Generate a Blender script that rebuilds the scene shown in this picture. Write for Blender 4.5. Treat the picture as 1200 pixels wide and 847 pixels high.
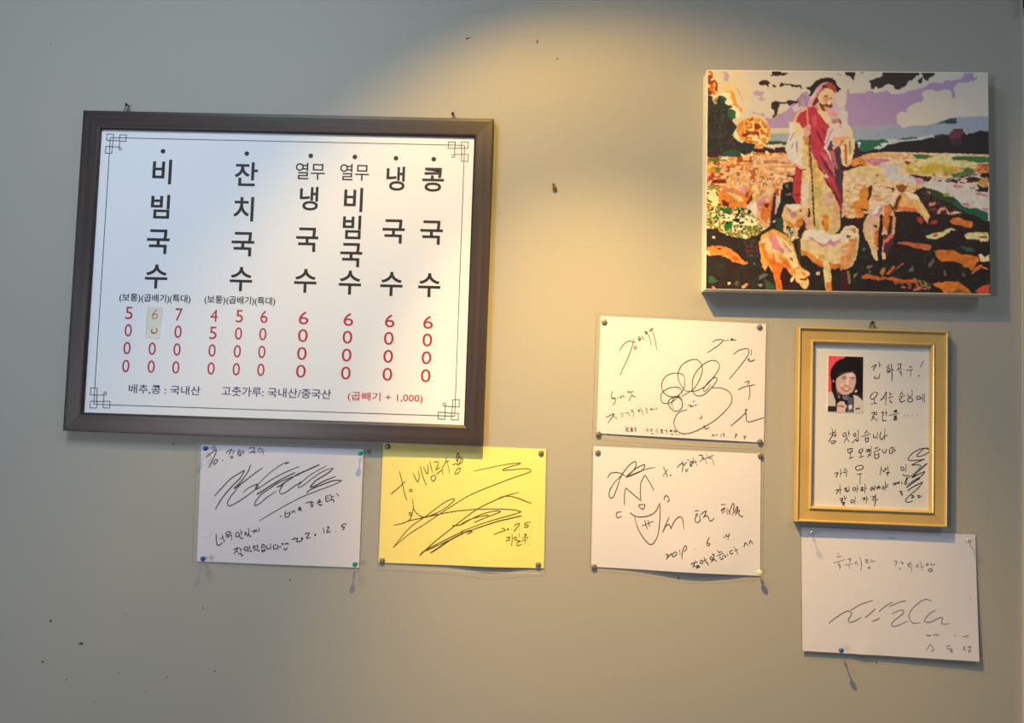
import bpy, bmesh, math, random
import numpy as np
from mathutils import Vector, Matrix

for o in list(bpy.data.objects): bpy.data.objects.remove(o)
scn = bpy.context.scene
COL = scn.collection

# ---------------------------------------------------------------- camera
ZC = 1.50                                   # height of the lens above the floor
F, PITCH, YAW, ROLL, D = 950.0, 0.057755, -0.032954, 0.033369, 1.461885
def cam_axes():
    cp, sp, cy, sy = math.cos(PITCH), math.sin(PITCH), math.cos(YAW), math.sin(YAW)
    f = np.array([sy*cp, cy*cp, sp]); r = np.array([cy, -sy, 0.0]); u = np.cross(r, f)
    c, s = math.cos(ROLL), math.sin(ROLL)
    return c*r+s*u, -s*r+c*u, f
R_, U_, F_ = cam_axes()
cam = bpy.data.cameras.new('camera'); co = bpy.data.objects.new('camera', cam); COL.objects.link(co)
cam.sensor_width = 36.0; cam.sensor_fit = 'HORIZONTAL'; cam.lens = F*36.0/1200.0
cam.clip_start = 0.05; cam.clip_end = 50
M = Matrix(((R_[0], U_[0], -F_[0], 0), (R_[1], U_[1], -F_[1], -D), (R_[2], U_[2], -F_[2], ZC), (0, 0, 0, 1)))
co.matrix_world = M
scn.camera = co

# ---------------------------------------------------------------- light
scn.view_settings.view_transform = 'Standard'; scn.view_settings.look = 'None'
scn.view_settings.gamma = 1.0; scn.view_settings.use_curve_mapping = False
scn.view_settings.exposure = 0.0
w = bpy.data.worlds.new('world'); scn.world = w; w.use_nodes = True
w.node_tree.nodes['Background'].inputs['Color'].default_value = (0.9, 0.92, 1.0, 1)
w.node_tree.nodes['Background'].inputs['Strength'].default_value = 0.05

def at(px, py, h=0.0):
    """point of the wall (or h metres in front of it) seen at this place of the photograph"""
    d = F_*F + R_*(px-600.0) - U_*(py-423.5)
    t = (D-h)/d[1]
    return np.array([d[0]*t, -h, ZC+d[2]*t])

def area(name, loc, target, sx, sy, power, color):
    l = bpy.data.lights.new(name, 'AREA'); l.shape = 'RECTANGLE'; l.size = sx; l.size_y = sy
    l.energy = power; l.color = color
    o = bpy.data.objects.new(name, l); COL.objects.link(o); o.location = loc
    o.rotation_euler = (Vector(target)-Vector(loc)).to_track_quat('-Z', 'Y').to_euler()
    return o
# cool white ceiling panel, an added unseen fill overhead at right, and daylight from the shop's door and window on the left
area('overhead_area_light', (-0.72, -1.10, 2.74), (-0.72, -1.0999, 0.0), 0.6, 0.6, 17.8, (0.76, 0.89, 0.93))
area('overhead_area_light', (1.15, -1.50, 2.74), (1.15, -1.4999, 0.0), 0.6, 0.6, 9.0, (0.85, 0.95, 0.92))  # added fill with no known lamp, lifts the dark upper right wall
area('door_daylight', (-1.45, -2.55, 1.42), (0.2, 0.0, 1.6), 0.28, 0.5, 15.5, (1.0, 0.94, 1.0))
area('window_daylight', (-3.3, -1.9, 1.9), (0.0, 0.0, 1.35), 1.8, 1.6, 7.0, (0.28, 0.88, 1.0))
# warm ceiling spotlight a little in front of the wall: narrow reflector beam and its wider field
lp = at(576, -122); lp = Vector((lp[0], -0.63, lp[2]))
def spot(name, loc, target, size, blend, power, rad, color):
    l = bpy.data.lights.new(name, 'SPOT'); l.spot_size = math.radians(size); l.spot_blend = blend
    l.energy = power; l.shadow_soft_size = rad; l.color = color
    o = bpy.data.objects.new(name, l); COL.objects.link(o); o.location = loc
    o.rotation_euler = (Vector(target)-Vector(loc)).to_track_quat('-Z', 'Y').to_euler()
    return o
ta = at(800, 850)
spot('warm_spotlight_beam', lp, ta, 57, 1.0, 136.0, 0.006, (1.0, 0.58, 0.145))
spot('warm_spotlight_field', lp, ta, 100, 0.48, 29.7, 0.006, (1.0, 0.56, 0.065))

# ---------------------------------------------------------------- materials
def lin(c):
    c = c/255.0
    return c/12.92 if c <= 0.04045 else ((c+0.055)/1.055)**2.4
def rgb(*c): return (lin(c[0]), lin(c[1]), lin(c[2]), 1.0)
def mat(name, color, rough=0.6, metal=0.0, noise=None, bump=None, spec=0.5, attr=None, alpha=None):
    m = bpy.data.materials.new(name); m.use_nodes = True; nt = m.node_tree
    b = nt.nodes['Principled BSDF']
    b.inputs['Base Color'].default_value = color; b.inputs['Roughness'].default_value = rough
    b.inputs['Metallic'].default_value = metal; b.inputs['Specular IOR Level'].default_value = spec
    tc = nt.nodes.new('ShaderNodeTexCoord')
    if noise:      # (scale vector, detail, color2, low, high)
        sv, det, c2, lo, hi = noise
        mp = nt.nodes.new('ShaderNodeMapping'); mp.inputs['Scale'].default_value = sv
        nt.links.new(tc.outputs['Object'], mp.inputs['Vector'])
        n = nt.nodes.new('ShaderNodeTexNoise'); n.inputs['Scale'].default_value = 1.0; n.inputs['Detail'].default_value = det
        nt.links.new(mp.outputs['Vector'], n.inputs['Vector'])
        r = nt.nodes.new('ShaderNodeValToRGB'); e = r.color_ramp.elements
        e[0].position = lo; e[0].color = color; e[1].position = hi; e[1].color = c2
        nt.links.new(n.outputs['Fac'], r.inputs['Fac']); nt.links.new(r.outputs['Color'], b.inputs['Base Color'])
    if bump:       # (scale vector, strength, distance)
        sv, st, dist = bump
        mp = nt.nodes.new('ShaderNodeMapping'); mp.inputs['Scale'].default_value = sv
        nt.links.new(tc.outputs['Object'], mp.inputs['Vector'])
        n = nt.nodes.new('ShaderNodeTexNoise'); n.inputs['Scale'].default_value = 1.0; n.inputs['Detail'].default_value = 4
        nt.links.new(mp.outputs['Vector'], n.inputs['Vector'])
        bp = nt.nodes.new('ShaderNodeBump'); bp.inputs['Strength'].default_value = st; bp.inputs['Distance'].default_value = dist
        nt.links.new(n.outputs['Fac'], bp.inputs['Height']); nt.links.new(bp.outputs['Normal'], b.inputs['Normal'])
    if attr:
        a = nt.nodes.new('ShaderNodeVertexColor'); a.layer_name = attr
        nt.links.new(a.outputs['Color'], b.inputs['Base Color'])
    return m
def film(name, gloss, tint=(1, 1, 1, 1), rough=0.12):
    m = bpy.data.materials.new(name); m.use_nodes = True; nt = m.node_tree
    nt.nodes.remove(nt.nodes['Principled BSDF'])
    t = nt.nodes.new('ShaderNodeBsdfTransparent'); t.inputs['Color'].default_value = tint
    g = nt.nodes.new('ShaderNodeBsdfGlossy'); g.inputs['Roughness'].default_value = rough
    x = nt.nodes.new('ShaderNodeMixShader'); x.inputs['Fac'].default_value = gloss
    nt.links.new(t.outputs[0], x.inputs[1]); nt.links.new(g.outputs[0], x.inputs[2])
    nt.links.new(x.outputs[0], nt.nodes['Material Output'].inputs['Surface'])
    return m

GREY = rgb(166, 165, 161)
m_wall = mat('painted_wall', GREY, 0.55, noise=((1.4, 1.4, 1.4), 3, rgb(160, 161, 158), 0.35, 0.65), bump=((60, 60, 60), 0.06, 0.0015), spec=0.3)
m_trim = mat('painted_trim', rgb(182, 182, 178), 0.5)
m_black = mat('black_plastic', rgb(18, 18, 20), 0.5)
m_floor = mat('floor_tile', rgb(120, 112, 102), 0.5, noise=((6, 6, 6), 4, rgb(132, 124, 114), 0.4, 0.6))
m_ceil = mat('ceiling_paint', rgb(170, 168, 164), 0.8)
m_wood_h = mat('dark_wood_across', rgb(50, 44, 46), 0.36, noise=((3, 60, 120), 5, rgb(68, 57, 56), 0.35, 0.7), bump=((6, 200, 300), 0.15, 0.0006))
m_wood_v = mat('dark_wood_upright', rgb(50, 44, 46), 0.36, noise=((120, 60, 3), 5, rgb(68, 57, 56), 0.35, 0.7), bump=((300, 200, 6), 0.15, 0.0006))
m_shade_screw = mat('lip_shade_and_screw', rgb(30, 26, 28), 0.5)  # dark tone for the painted lip shadow and for the screw heads
m_panel = mat('white_print_panel', rgb(230, 236, 250), 0.6, spec=0.25)
m_ink = mat('black_print', rgb(28, 26, 30), 0.5)
m_red = mat('crimson_print', rgb(176, 28, 50), 0.5)
m_navy = mat('navy_print', rgb(34, 30, 104), 0.5)
m_redn = mat('red_print', rgb(190, 34, 44), 0.5)
m_halo = mat('pale_pink_print', rgb(240, 212, 222), 0.5)
m_gold = mat('brushed_gold', rgb(203, 174, 112), 0.45, 0.15, noise=((9, 9, 9), 5, rgb(193, 162, 99), 0.4, 0.65))
m_gold2 = mat('bright_gold', rgb(232, 208, 150), 0.25, 0.45)
m_steel = mat('dull_steel', rgb(120, 116, 108), 0.35, 0.8)
m_paper = mat('white_paper', rgb(212, 213, 228), 0.75, bump=((7, 7, 7), 0.12, 0.004), spec=0.15)
m_yellow = mat('yellow_paper', rgb(240, 226, 138), 0.6, bump=((7, 7, 7), 0.12, 0.004), spec=0.15)
m_pen = mat('marker_ink', rgb(26, 24, 28), 0.45)
m_pen2 = mat('thin_pen_ink', rgb(70, 62, 46), 0.5)
m_pen3 = mat('faded_pen_ink', rgb(126, 120, 120), 0.5)
m_peny = mat('pen_ink_on_yellow', rgb(84, 70, 10), 0.5)
m_film = film('clear_sleeve', 0.008, rough=0.35)
m_glass = film('clear_glass', 0.012, rough=0.3)
m_tape = film('clear_tape', 0.04, (1, 1, 1, 1), 0.3)
m_canvas = mat('white_canvas', rgb(238, 232, 218), 0.7)
m_tack = mat('grey_tack', rgb(138, 130, 118), 0.35, 0.3)
m_blue = mat('blue_plastic', rgb(28, 78, 170), 0.25)
m_teal = mat('teal_plastic', rgb(8, 140, 128), 0.25)
m_pale = mat('pale_green_plastic', rgb(190, 205, 178), 0.3)
m_clear = film('clear_plastic', 0.16, (0.93, 0.94, 0.95, 1), 0.2)
m_rust = mat('rusty_iron', rgb(104, 78, 50), 0.7)
m_speck = mat('wall_chip', rgb(84, 76, 66), 0.8)

# ---------------------------------------------------------------- builders
class MB:
    def __init__(s): s.v = []; s.f = []; s.smooth = False
    def add(s, vs, fs):
        n = len(s.v); s.v += [tuple(v) for v in vs]; s.f += [tuple(i+n for i in f) for f in fs]
    def quad(s, a, b, c, d): s.add([a, b, c, d], [(0, 1, 2, 3)])
    def box(s, x0, x1, y0, y1, z0, z1):
        v = [(x, y, z) for x in (x0, x1) for y in (y0, y1) for z in (z0, z1)]
        s.add(v, [(0, 1, 3, 2), (4, 6, 7, 5), (0, 4, 5, 1), (2, 3, 7, 6), (0, 2, 6, 4), (1, 5, 7, 3)])
    def lathe(s, base, axis, prof, n=16):
        """prof: list of (distance along axis, radius)"""
        a = Vector(axis).normalized(); p = a.orthogonal().normalized(); q = a.cross(p); b = Vector(base)
        vs = []; fs = []
        for (t, r) in prof:
            for k in range(n):
                an = 2*math.pi*k/n; vs.append(b+a*t+(p*math.cos(an)+q*math.sin(an))*r)
        for i in range(len(prof)-1):
            for k in range(n):
                fs.append((i*n+k, i*n+(k+1) % n, (i+1)*n+(k+1) % n, (i+1)*n+k))
        fs.append(tuple(range(n-1, -1, -1))); fs.append(tuple((len(prof)-1)*n+k for k in range(n)))
        s.add(vs, fs)
    def tube(s, pts, r, n=8, closed=False):
        pts = [Vector(p) for p in pts]; m = len(pts); vs = []; fs = []
        for i, p in enumerate(pts):
            a = pts[(i-1) % m] if (closed or i) else p; b = pts[(i+1) % m] if (closed or i < m-1) else p
            t = (b-a).normalized(); u = t.cross(Vector((0, 1, 0)))
            if u.length < 1e-4: u = t.cross(Vector((1, 0, 0)))
            u.normalize(); w_ = t.cross(u)
            for k in range(n):
                an = 2*math.pi*k/n; vs.append(p+(u*math.cos(an)+w_*math.sin(an))*r)
        for i in range(m if closed else m-1):
            j = (i+1) % m
            for k in range(n): fs.append((i*n+k, i*n+(k+1) % n, j*n+(k+1) % n, j*n+k))
        if not closed: fs += [tuple(range(n-1, -1, -1)), tuple((m-1)*n+k for k in range(n))]
        s.add(vs, fs)
    def build(s, name, material, parent=None, origin=None, smooth=False, label=None, stuff=False):
        og = Vector(origin) if origin is not None else (Vector(parent['org']) if parent is not None else Vector((0, 0, 0)))
        me = bpy.data.meshes.new(name)
        me.from_pydata([(v[0]-og.x, v[1]-og.y, v[2]-og.z) for v in s.v], [], s.f); me.update()
        bm = bmesh.new(); bm.from_mesh(me); bmesh.ops.recalc_face_normals(bm, faces=bm.faces); bm.to_mesh(me); bm.free()
        if smooth:
            me.polygons.foreach_set('use_smooth', [True]*len(me.polygons))
            try: me.set_sharp_from_angle(angle=math.radians(40))
            except Exception: pass
        me.materials.append(material)
        o = bpy.data.objects.new(name, me); COL.objects.link(o)
        if parent is not None:
            o.parent = parent; po = Vector(parent['org']); o.location = og-po
        else: o.location = og
        o['org'] = tuple(og)
        if label: o['label'] = label
        if stuff: o['kind'] = 'stuff'
        return o
def tag(o, label, cat, group=None):
    o['label'] = label; o['category'] = cat
    if group: o['group'] = group
    return o
def empty(name, loc, label, cat, group=None):
    o = bpy.data.objects.new(name, None); COL.objects.link(o); o.location = loc; o['org'] = tuple(loc)
    o.empty_display_size = 0.02
    return tag(o, label, cat, group)
def struct(o): o['kind'] = 'structure'; return o

class Rect:
    """a rectangular thing hung on the wall: centre, size, small tilt"""
    def __init__(s, cx, cz, w, h, ro): s.cx, s.cz, s.w, s.h, s.ro = cx, ZC+cz, w, h, ro; s.c, s.s = math.cos(ro), math.sin(ro)
    def p(s, u, v, y): return (s.cx+u*s.c-v*s.s, -y, s.cz+u*s.s+v*s.c)
    def uv(s, P):
        dx, dz = P[0]-s.cx, P[2]-s.cz
        return dx*s.c+dz*s.s, -dx*s.s+dz*s.c

# ---------------------------------------------------------------- the wall
xt = at(1197, 420)[0]
m = MB(); m.box(-3.6, xt, 0.0, 0.12, 0.0, 2.8); wall = struct(m.build('wall_back', m_wall)); 
m = MB(); m.box(xt, xt+0.9, -0.006, 0.12, 0.0, 2.8); struct(m.build('trim_1', m_trim))
zt = at(1199, 11)[2]
m = MB(); m.box(xt+0.001, xt+0.22, -0.05, -0.006, zt, zt+0.14); m.box(xt+0.012, xt+0.20, -0.06, -0.05, zt+0.012, zt+0.128)
struct(m.build('trim_2', m_black))
m = MB(); m.box(-3.6, xt+0.9, -4.2, 0.12, -0.1, 0.0); struct(m.build('floor', m_floor))
m = MB(); m.box(-3.6, xt+0.9, -4.2, 0.12, 2.8, 2.9); struct(m.build('ceiling', m_ceil))
def blob(px, py, r, k, seed, h=0.0004, sx=1.0, ang=0.0):
    rnd = random.Random(seed); c = at(px, py); pts = []
    for i in range(k):
        a = 2*math.pi*i/k; rr = r*(0.6+0.6*rnd.random()); x, z = rr*math.cos(a)*sx, rr*math.sin(a)
        pts.append((c[0]+x*math.cos(ang)-z*math.sin(ang), z*math.cos(ang)+x*math.sin(ang)+c[2]))
    return pts
m = MB()
for i, (px, py, r, sx, an) in enumerate([(548, 45, 1.3, 2.6, 0.3), (629.6, 49, 1.1, 3.0, 1.4), (653, 69, 1.2, 1, 0), (585, 250, .8, 1, 0), (59.4, 727, 1.4, 1.8, .9),
        (95, 754, 1.6, 1.9, .1), (50, 775, 1.2, 1.6, -.6), (78, 796, 1.1, 1, 0), (203, 520, 1.3, 1, 0), (252, 786, 1.1, 1, 0), (139, 788, .8, 1, 0), (238, 712, .8, 1, 0),
        (196, 793, .9, 1, 0), (147, 719, .7, 1, 0), (60, 51, .8, 1, 0), (340, 679, 1.1, 1, 0), (1027, 776, 1.0, 1, 0), (171, 810, .7, 1, 0), (111, 822, .7, 1, 0), (795, 677, 1.0, 2, 1)]):
    pts = blob(px, py, r*0.0014, 9, i, sx=sx, ang=an)
    n = len(pts); m.add([(x, 0.0003, z) for x, z in pts]+[(x, -0.0005, z) for x, z in pts], [tuple(range(n, 2*n))]+[(k, (k+1) % n, n+(k+1) % n, n+k) for k in range(n)])
m.build('wall_chips', m_speck, wall, stuff=True)
# rusty nail left in the bare wall
c = at(649.6, 220.5)
n_ = empty('wall_nail', (c[0], 0, c[2]), 'small rusty nail stub in the bare warm-lit wall between the menu board and the painting', 'nail')
m = MB(); m.lathe((c[0], 0.0002, c[2]), (0.05, -1, -0.25), [(0, .0022), (.004, .0022), (.0045, .0042), (.0058, .0042), (.0064, .003)], 12); m.build('nail_head', m_rust, n_, smooth=True)
pts = blob(648.9, 216.8, .0030, 10, 5); k = len(pts)
m = MB(); m.add([(x, 0.0003, z) for x, z in pts]+[(x, -0.0012, z) for x, z in pts], [tuple(range(k, 2*k))]+[(i, (i+1) % k, k+(i+1) % k, k+i) for i in range(k)])
m.build('torn_plug', m_rust, n_)

# ---------------------------------------------------------------- mitred frame rails
def rails(rc, prof, mats, parent, name, labels=None):
    """prof: (inset from the outer edge, height) points; four mitred rails, each a mesh of its own"""
    W2, H2 = rc.w/2, rc.h/2
    def ring(i, y): return [rc.p(-W2+i, H2-i, y), rc.p(W2-i, H2-i, y), rc.p(W2-i, -H2+i, y), rc.p(-W2+i, -H2+i, y)]
    rr = [ring(i, y) for i, y in prof]
    for side in range(4):
        a, b = side, (side+1) % 4; m = MB(); n = len(prof)
        vs = [rr[k][a] for k in range(n)]+[rr[k][b] for k in range(n)]
        # a hair of a gap at the mitre
        e = (Vector(vs[n])-Vector(vs[0])).normalized()*0.00018
        vs = [tuple(Vector(v)+e) for v in vs[:n]]+[tuple(Vector(v)-e) for v in vs[n:]]
        fs = [(k, k+1, n+k+1, n+k) for k in range(n-1)]+[(n-1, 0, n, 2*n-1)]+[tuple(range(n)), tuple(range(2*n-1, n-1, -1))]
        m.add(vs, fs)
        m.build(name, mats[side % 2], parent, origin=rc.p(0, 0, 0))

def hanger(px, py, parent, s=1.0):
    """wire triangle on the top edge of a frame, with its screw"""
    c = at(px, py, 0.006); x, z = c[0], c[2]; a = .0062*s; hh = .0115*s
    m = MB(); m.tube([(x-a, -0.006, z-hh*.9), (x-a*.45, -0.0055, z+hh*.1), (x, -0.005, z+hh*.6), (x+a*.45, -0.0055, z+hh*.1), (x+a, -0.006, z-hh*.9)], .0011*s, 6, True)
    return m.build('hanging_ring', m_steel, parent, smooth=True)
def screw(px, py, label, r=.0028):
    c = at(px, py, 0.008)
    e = empty('wall_screw', (c[0], 0, c[2]), label, 'screw', 'screws the frames hang from')
    m = MB(); m.lathe((c[0], 0.0003, c[2]), (0, -1, 0), [(0, .0013), (.0082, .0013)], 8); m.build('shank', m_steel, e)
    m = MB(); m.lathe((c[0], -0.008, c[2]), (0, -1, 0), [(0, .0013), (.0008, r), (.0018, r), (.0026, r*.6)], 12); m.build('screw_head', m_shade_screw, e, smooth=True)

# ---------------------------------------------------------------- menu board
RM = Rect(-0.47558, 0.22844, 0.76024, 0.59093, 0.00088)
board = empty('menu_board', RM.p(0, -RM.h/2, 0), 'large white noodle menu board with columns of prices in a dark brown wooden frame', 'menu')
FW = 0.0335
rails(RM, [(0, .002), (0, .0175), (.0012, .019), (.006, .0192), (FW-.004, .0185), (FW-.0015, .0175), (FW, .015), (FW, .002)], (m_wood_h, m_wood_v), board, 'frame_rail')
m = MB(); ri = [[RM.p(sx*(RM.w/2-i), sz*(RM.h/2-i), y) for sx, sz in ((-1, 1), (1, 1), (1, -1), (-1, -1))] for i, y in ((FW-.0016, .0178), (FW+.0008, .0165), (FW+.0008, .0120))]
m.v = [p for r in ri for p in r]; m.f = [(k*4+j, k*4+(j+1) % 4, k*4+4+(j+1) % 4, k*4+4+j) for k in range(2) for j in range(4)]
m.build('inner_lip_shade', m_shade_screw, board, label='thin black strip painted as the shadow along the inner lip of the frame')  # dark strip stands in for the shadow at the frame's inner edge
PH = .0125                                   # face of the printed panel
m = MB(); i = FW-.003
vs = [RM.p(sx*(RM.w/2-i), sz*(RM.h/2-i), y) for y in (.004, PH) for sx, sz in ((-1, 1), (1, 1), (1, -1), (-1, -1))]
m.add(vs, [(0, 1, 2, 3), (4, 5, 6, 7)]+[(k, (k+1) % 4, 4+(k+1) % 4, 4+k) for k in range(4)]); m.build('printed_panel', m_panel, board)
TH = PH+.0003
def ribbon(m, pts, wd, closed=False, taper=None):
    """flat printed line through 3-D points lying in the wall's plane"""
    P = [Vector(p) for p in pts]; n = len(P); L = []; Rr = []
    for i, p in enumerate(P):
        a = P[(i-1) % n] if (closed or i) else p; b = P[(i+1) % n] if (closed or i < n-1) else p
        t = (b-a); t.y = 0
        if t.length < 1e-9: t = Vector((1, 0, 0))
        t.normalize(); q = Vector((-t.z, 0, t.x))
        if (closed or 0 < i < n-1):
            d1 = (p-a); d1.y = 0; d1 = d1.normalized() if d1.length > 1e-9 else t
            k = 1/max(.6, abs(d1.dot(t)))
        else: k = 1
        ww = wd*(taper(i/(n-1)) if taper else 1)*k/2
        L.append(p+q*ww); Rr.append(p-q*ww)
    vs = L+Rr; fs = [(i, (i+1) % n, n+(i+1) % n, n+i) for i in range(n if closed else n-1)]
    m.add(vs, fs)
# border with its knotted corners
def uvp(px, py, h=TH): return RM.uv(at(px, py, h))
corn = [uvp(128.6, 159.6), uvp(544, 171.9), uvp(533.3, 487.8), uvp(110.6, 473.4)]
s_ = 0.00154/4.233
cu = (abs(corn[0][0])+abs(corn[3][0]))/2
lines = MB(); ua = (corn[0][0]+corn[3][0])/2; ub = (corn[1][0]+corn[2][0])/2; va = (corn[0][1]+corn[1][1])/2; vb = (corn[2][1]+corn[3][1])/2
def L2(m, pts, wd, closed=False): ribbon(m, [RM.p(u, v, TH) for u, v in pts], wd, closed)
LW = .0012
for (x0, z0, x1, z1) in ((ua, va, ub, va), (ub, va, ub, vb), (ub, vb, ua, vb), (ua, vb, ua, va)): L2(lines, [(x0, z0), (x1, z1)], LW)
lines.build('border_line', m_ink, board)
for (x, z, sx, sz) in ((ua, va, 1, -1), (ub, va, -1, -1), (ub, vb, -1, 1), (ua, vb, 1, 1)):
    k = MB(); q = lambda a, b: (x+sx*a*s_, z+sz*b*s_)
    for (a0, b0, a1, b1) in ((-18, -18, 16, 15), (48, -16, 82, 17), (-20, 46, 13, 81)):
        L2(k, [q(a0, b0), q(a1, b0), q(a1, b1), q(a0, b1)], LW, True)
    L2(k, [q(14, 15), q(48, 15)], LW); L2(k, [q(14, 15), q(14, 46)], LW); L2(k, [q(49, 17), q(49, 50)], LW); L2(k, [q(13, 47), q(50, 47)], LW)
    L2(k, [q(54+7*math.cos(t), 56+7*math.sin(t)) for t in [2*math.pi*j/12 for j in range(12)]], LW, True)
    k.build('corner_ornament', m_ink, board)

# lettering: glyph outlines from the built-in font, fitted into measured boxes
GC = {}
def glyphs(txt, bold):
    key = (txt, bold)
    if key in GC: return GC[key]
    cu_ = bpy.data.curves.new('t', 'FONT'); cu_.body = txt; cu_.offset = bold; cu_.resolution_u = 4
    o = bpy.data.objects.new('t', cu_); COL.objects.link(o)
    dg = bpy.context.evaluated_depsgraph_get(); me = bpy.data.meshes.new_from_object(o.evaluated_get(dg))
    V = np.array([v.co[:2] for v in me.vertices]); Fs = [tuple(p.vertices) for p in me.polygons]
    bpy.data.objects.remove(o); bpy.data.curves.remove(cu_); bpy.data.meshes.remove(me)
    lo, hi = V.min(0), V.max(0); V = (V-lo)/(hi-lo)-0.5
    GC[key] = (V, Fs); return GC[key]
def text(m, txt, cx, cy, wpx, hpx, bold=0.0, h=TH, rc=RM, slant=0.0):
    V, Fs = glyphs(txt, bold); c = rc.uv(at(cx, cy, h))
    sx = rc.uv(at(cx+10, cy, h))[0]-rc.uv(at(cx-10, cy, h))[0]; sz = rc.uv(at(cx, cy-10, h))[1]-rc.uv(at(cx, cy+10, h))[1]
    sx, sz = sx/20*wpx, sz/20*hpx
    m.add([rc.p(c[0]+a*sx+b*sz*slant, c[1]+b*sz, h) for a, b in V], Fs)
def bx(m, txt, x0, y0, x1, y1, s, ox, oy, **k): text(m, txt, ox+(x0+x1)/2/s, oy+(y0+y1)/2/s, (x1-x0)/s, (y1-y0)/s, **k)
S = 4.233; c1 = (S, 70, 110); c2 = (S, 320, 110); g1 = (1200/180, 150, 290); g2 = (1200/190, 340, 260)
cols = [
 ((191, 177.1), [('비', 460, 325, 555, 447, c1), ('빔', 452, 500, 545, 618, c1), ('국', 432, 672, 545, 793, c1), ('수', 133, 132, 308, 320, g1)]),
 ((289.2, 179.9), [('잔', 868, 338, 982, 457, c1), ('치', 862, 510, 962, 632, c1), ('국', 852, 685, 965, 805, c1), ('수', 795, 152, 970, 340, g1)]),
 ((364.2, 182.5), [('열무', 112, 342, 257, 425, c2), ('냉', 132, 460, 224, 578, c2), ('국', 44, 42, 208, 220, g2), ('수', 30, 347, 195, 524, g2)]),
 ((415.9, 183.9), [('열무', 332, 347, 476, 430, c2), ('비', 352, 465, 445, 585, c2), ('빔', 345, 602, 436, 720, c2), ('국', 370, 156, 533, 334, g2), ('수', 360, 360, 525, 538, g2)]),
 ((464.1, 185.4), [('냉', 562, 360, 654, 480, c2), ('국', 542, 622, 653, 742, c2), ('수', 667, 369, 832, 548, g2)]),
 ((508.3, 186.5), [('콩', 740, 366, 848, 485, c2), ('국', 730, 628, 842, 747, c2), ('수', 948, 379, 1112, 556, g2)])]
for dot, gl in cols:
    m = MB(); u, v = uvp(*dot)
    m.add([RM.p(u+.0043*math.cos(t), v+.0043*math.sin(t), TH) for t in [2*math.pi*j/20 for j in range(20)]], [tuple(range(20))])
    m.build('round_bullet', m_ink, board)
    for (t, x0, y0, x1, y1, (s, ox, oy)) in gl:
        m = MB(); bx(m, t, x0, y0, x1, y1, s, ox, oy, bold=0.016 if len(t) == 1 else 0.004); m.build('menu_lettering', m_ink, board)
for args in ([('(보통)', 338, 59, 443, 104), ('(곱배기)', 447, 62, 586, 107), ('(특대)', 588, 64, 691, 110)], [('(보통)', 760, 69, 864, 114), ('(곱배기)', 869, 72, 1007, 118), ('(특대)', 1010, 76, 1111, 121)]):
    for (t, x0, y0, x1, y1) in args:
        m = MB(); bx(m, t, x0, y0, x1, y1, S, 60, 330, bold=0.012); m.build('size_heading', m_ink, board)
PR = [([('5', 386, 155), ('0', 382, 241), ('0', 376, 329), ('0', 370, 418)], 36, 62, 60), ([('0', 501, 332), ('0', 496, 421)], 36, 62, 60),
      ([('7', 634, 163), ('0', 629, 248), ('0', 624, 336), ('0', 618, 425)], 36, 62, 60), ([('4', 808, 168), ('5', 803, 254), ('0', 798, 341), ('0', 793, 430)], 36, 62, 60),
      ([('5', 934, 171), ('0', 929, 257), ('0', 923, 345), ('0', 918, 434)], 36, 62, 60), ([('6', 1056, 174), ('0', 1050, 260), ('0', 1045, 348), ('0', 1040, 437)], 36, 62, 60),
      ([('6', 152, 180), ('0', 148, 267), ('0', 143, 356), ('0', 138, 444)], 48, 64, 320), ([('6', 374, 187), ('0', 369, 275), ('0', 365, 364), ('0', 361, 453)], 48, 64, 320),
      ([('6', 579, 194), ('0', 574, 281), ('0', 571, 370), ('0', 567, 459)], 48, 64, 320), ([('6', 769, 201), ('0', 765, 289), ('0', 761, 377), ('0', 757, 466)], 48, 64, 320)]
for gl, gw, gh, ox in PR:
    for (t, x, y) in gl:
        m = MB(); text(m, t, ox+x/S, 330+y/S, gw/S, gh/S, bold=0.0); m.build('price_digit', m_red, board)
m = MB(); bx(m, '배추,콩 : 국내산', 384, 513, 740, 560, S, 60, 330, bold=.006); m.build('footnote', m_navy, board); m = MB(); bx(m, '고춧가루: 국내산/중국산', 845, 526, 845+543, 574, S, 60, 330, bold=.006); m.build('footnote', m_navy, board)
m = MB(); bx(m, '(곱빼기 + 1,000)', 370, 550, 742, 600, S, 320, 330, bold=.006); m.build('footnote', m_redn, board)
hanger(148.6, 126.2, board); hanger(531.6, 136.5, board)
screw(148.4, 122.6, 'small dark screw head above the left end of the menu board'); screw(530.6, 133.2, 'small screw head above the right end of the menu board')

# taped price correction
def smooth(pts, sub=5, closed=False):
    if len(pts) < 3: return pts
    P = [np.array(p, float) for p in pts]; n = len(P); out = []
    for i in range(n-1):
        p0 = P[max(i-1, 0)]; p1 = P[i]; p2 = P[i+1]; p3 = P[min(i+2, n-1)]
        for k in range(sub):
            t = k/sub
            out.append(0.5*((2*p1)+(p2-p0)*t+(2*p0-5*p1+4*p2-p3)*t*t+(3*p1-p0-3*p2+p3)*t**3))
    out.append(P[-1]); return out
def parse(s): return [tuple(float(v) for v in q.split(',')) for q in s.split()]
S3 = 12.1
def q3(x, y, h): return tuple(at(140+x/S3, 340+y/S3, h))
def slab(m, pts, h0, h1):
    n = len(pts); f = lambda h: [q3(x, y, h) for x, y in pts]
    m.add(f(h0)+f(h1), [tuple(range(n)), tuple(range(n, 2*n))]+[(i, (i+1) % n, n+(i+1) % n, n+i) for i in range(n)])
m = MB(); slab(m, [(400, 232), (598, 240), (572, 680), (378, 672)], PH+.0002, PH+.0007)
m_slip = mat('greenish_paper_slip', rgb(216, 220, 212), 0.5)
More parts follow.
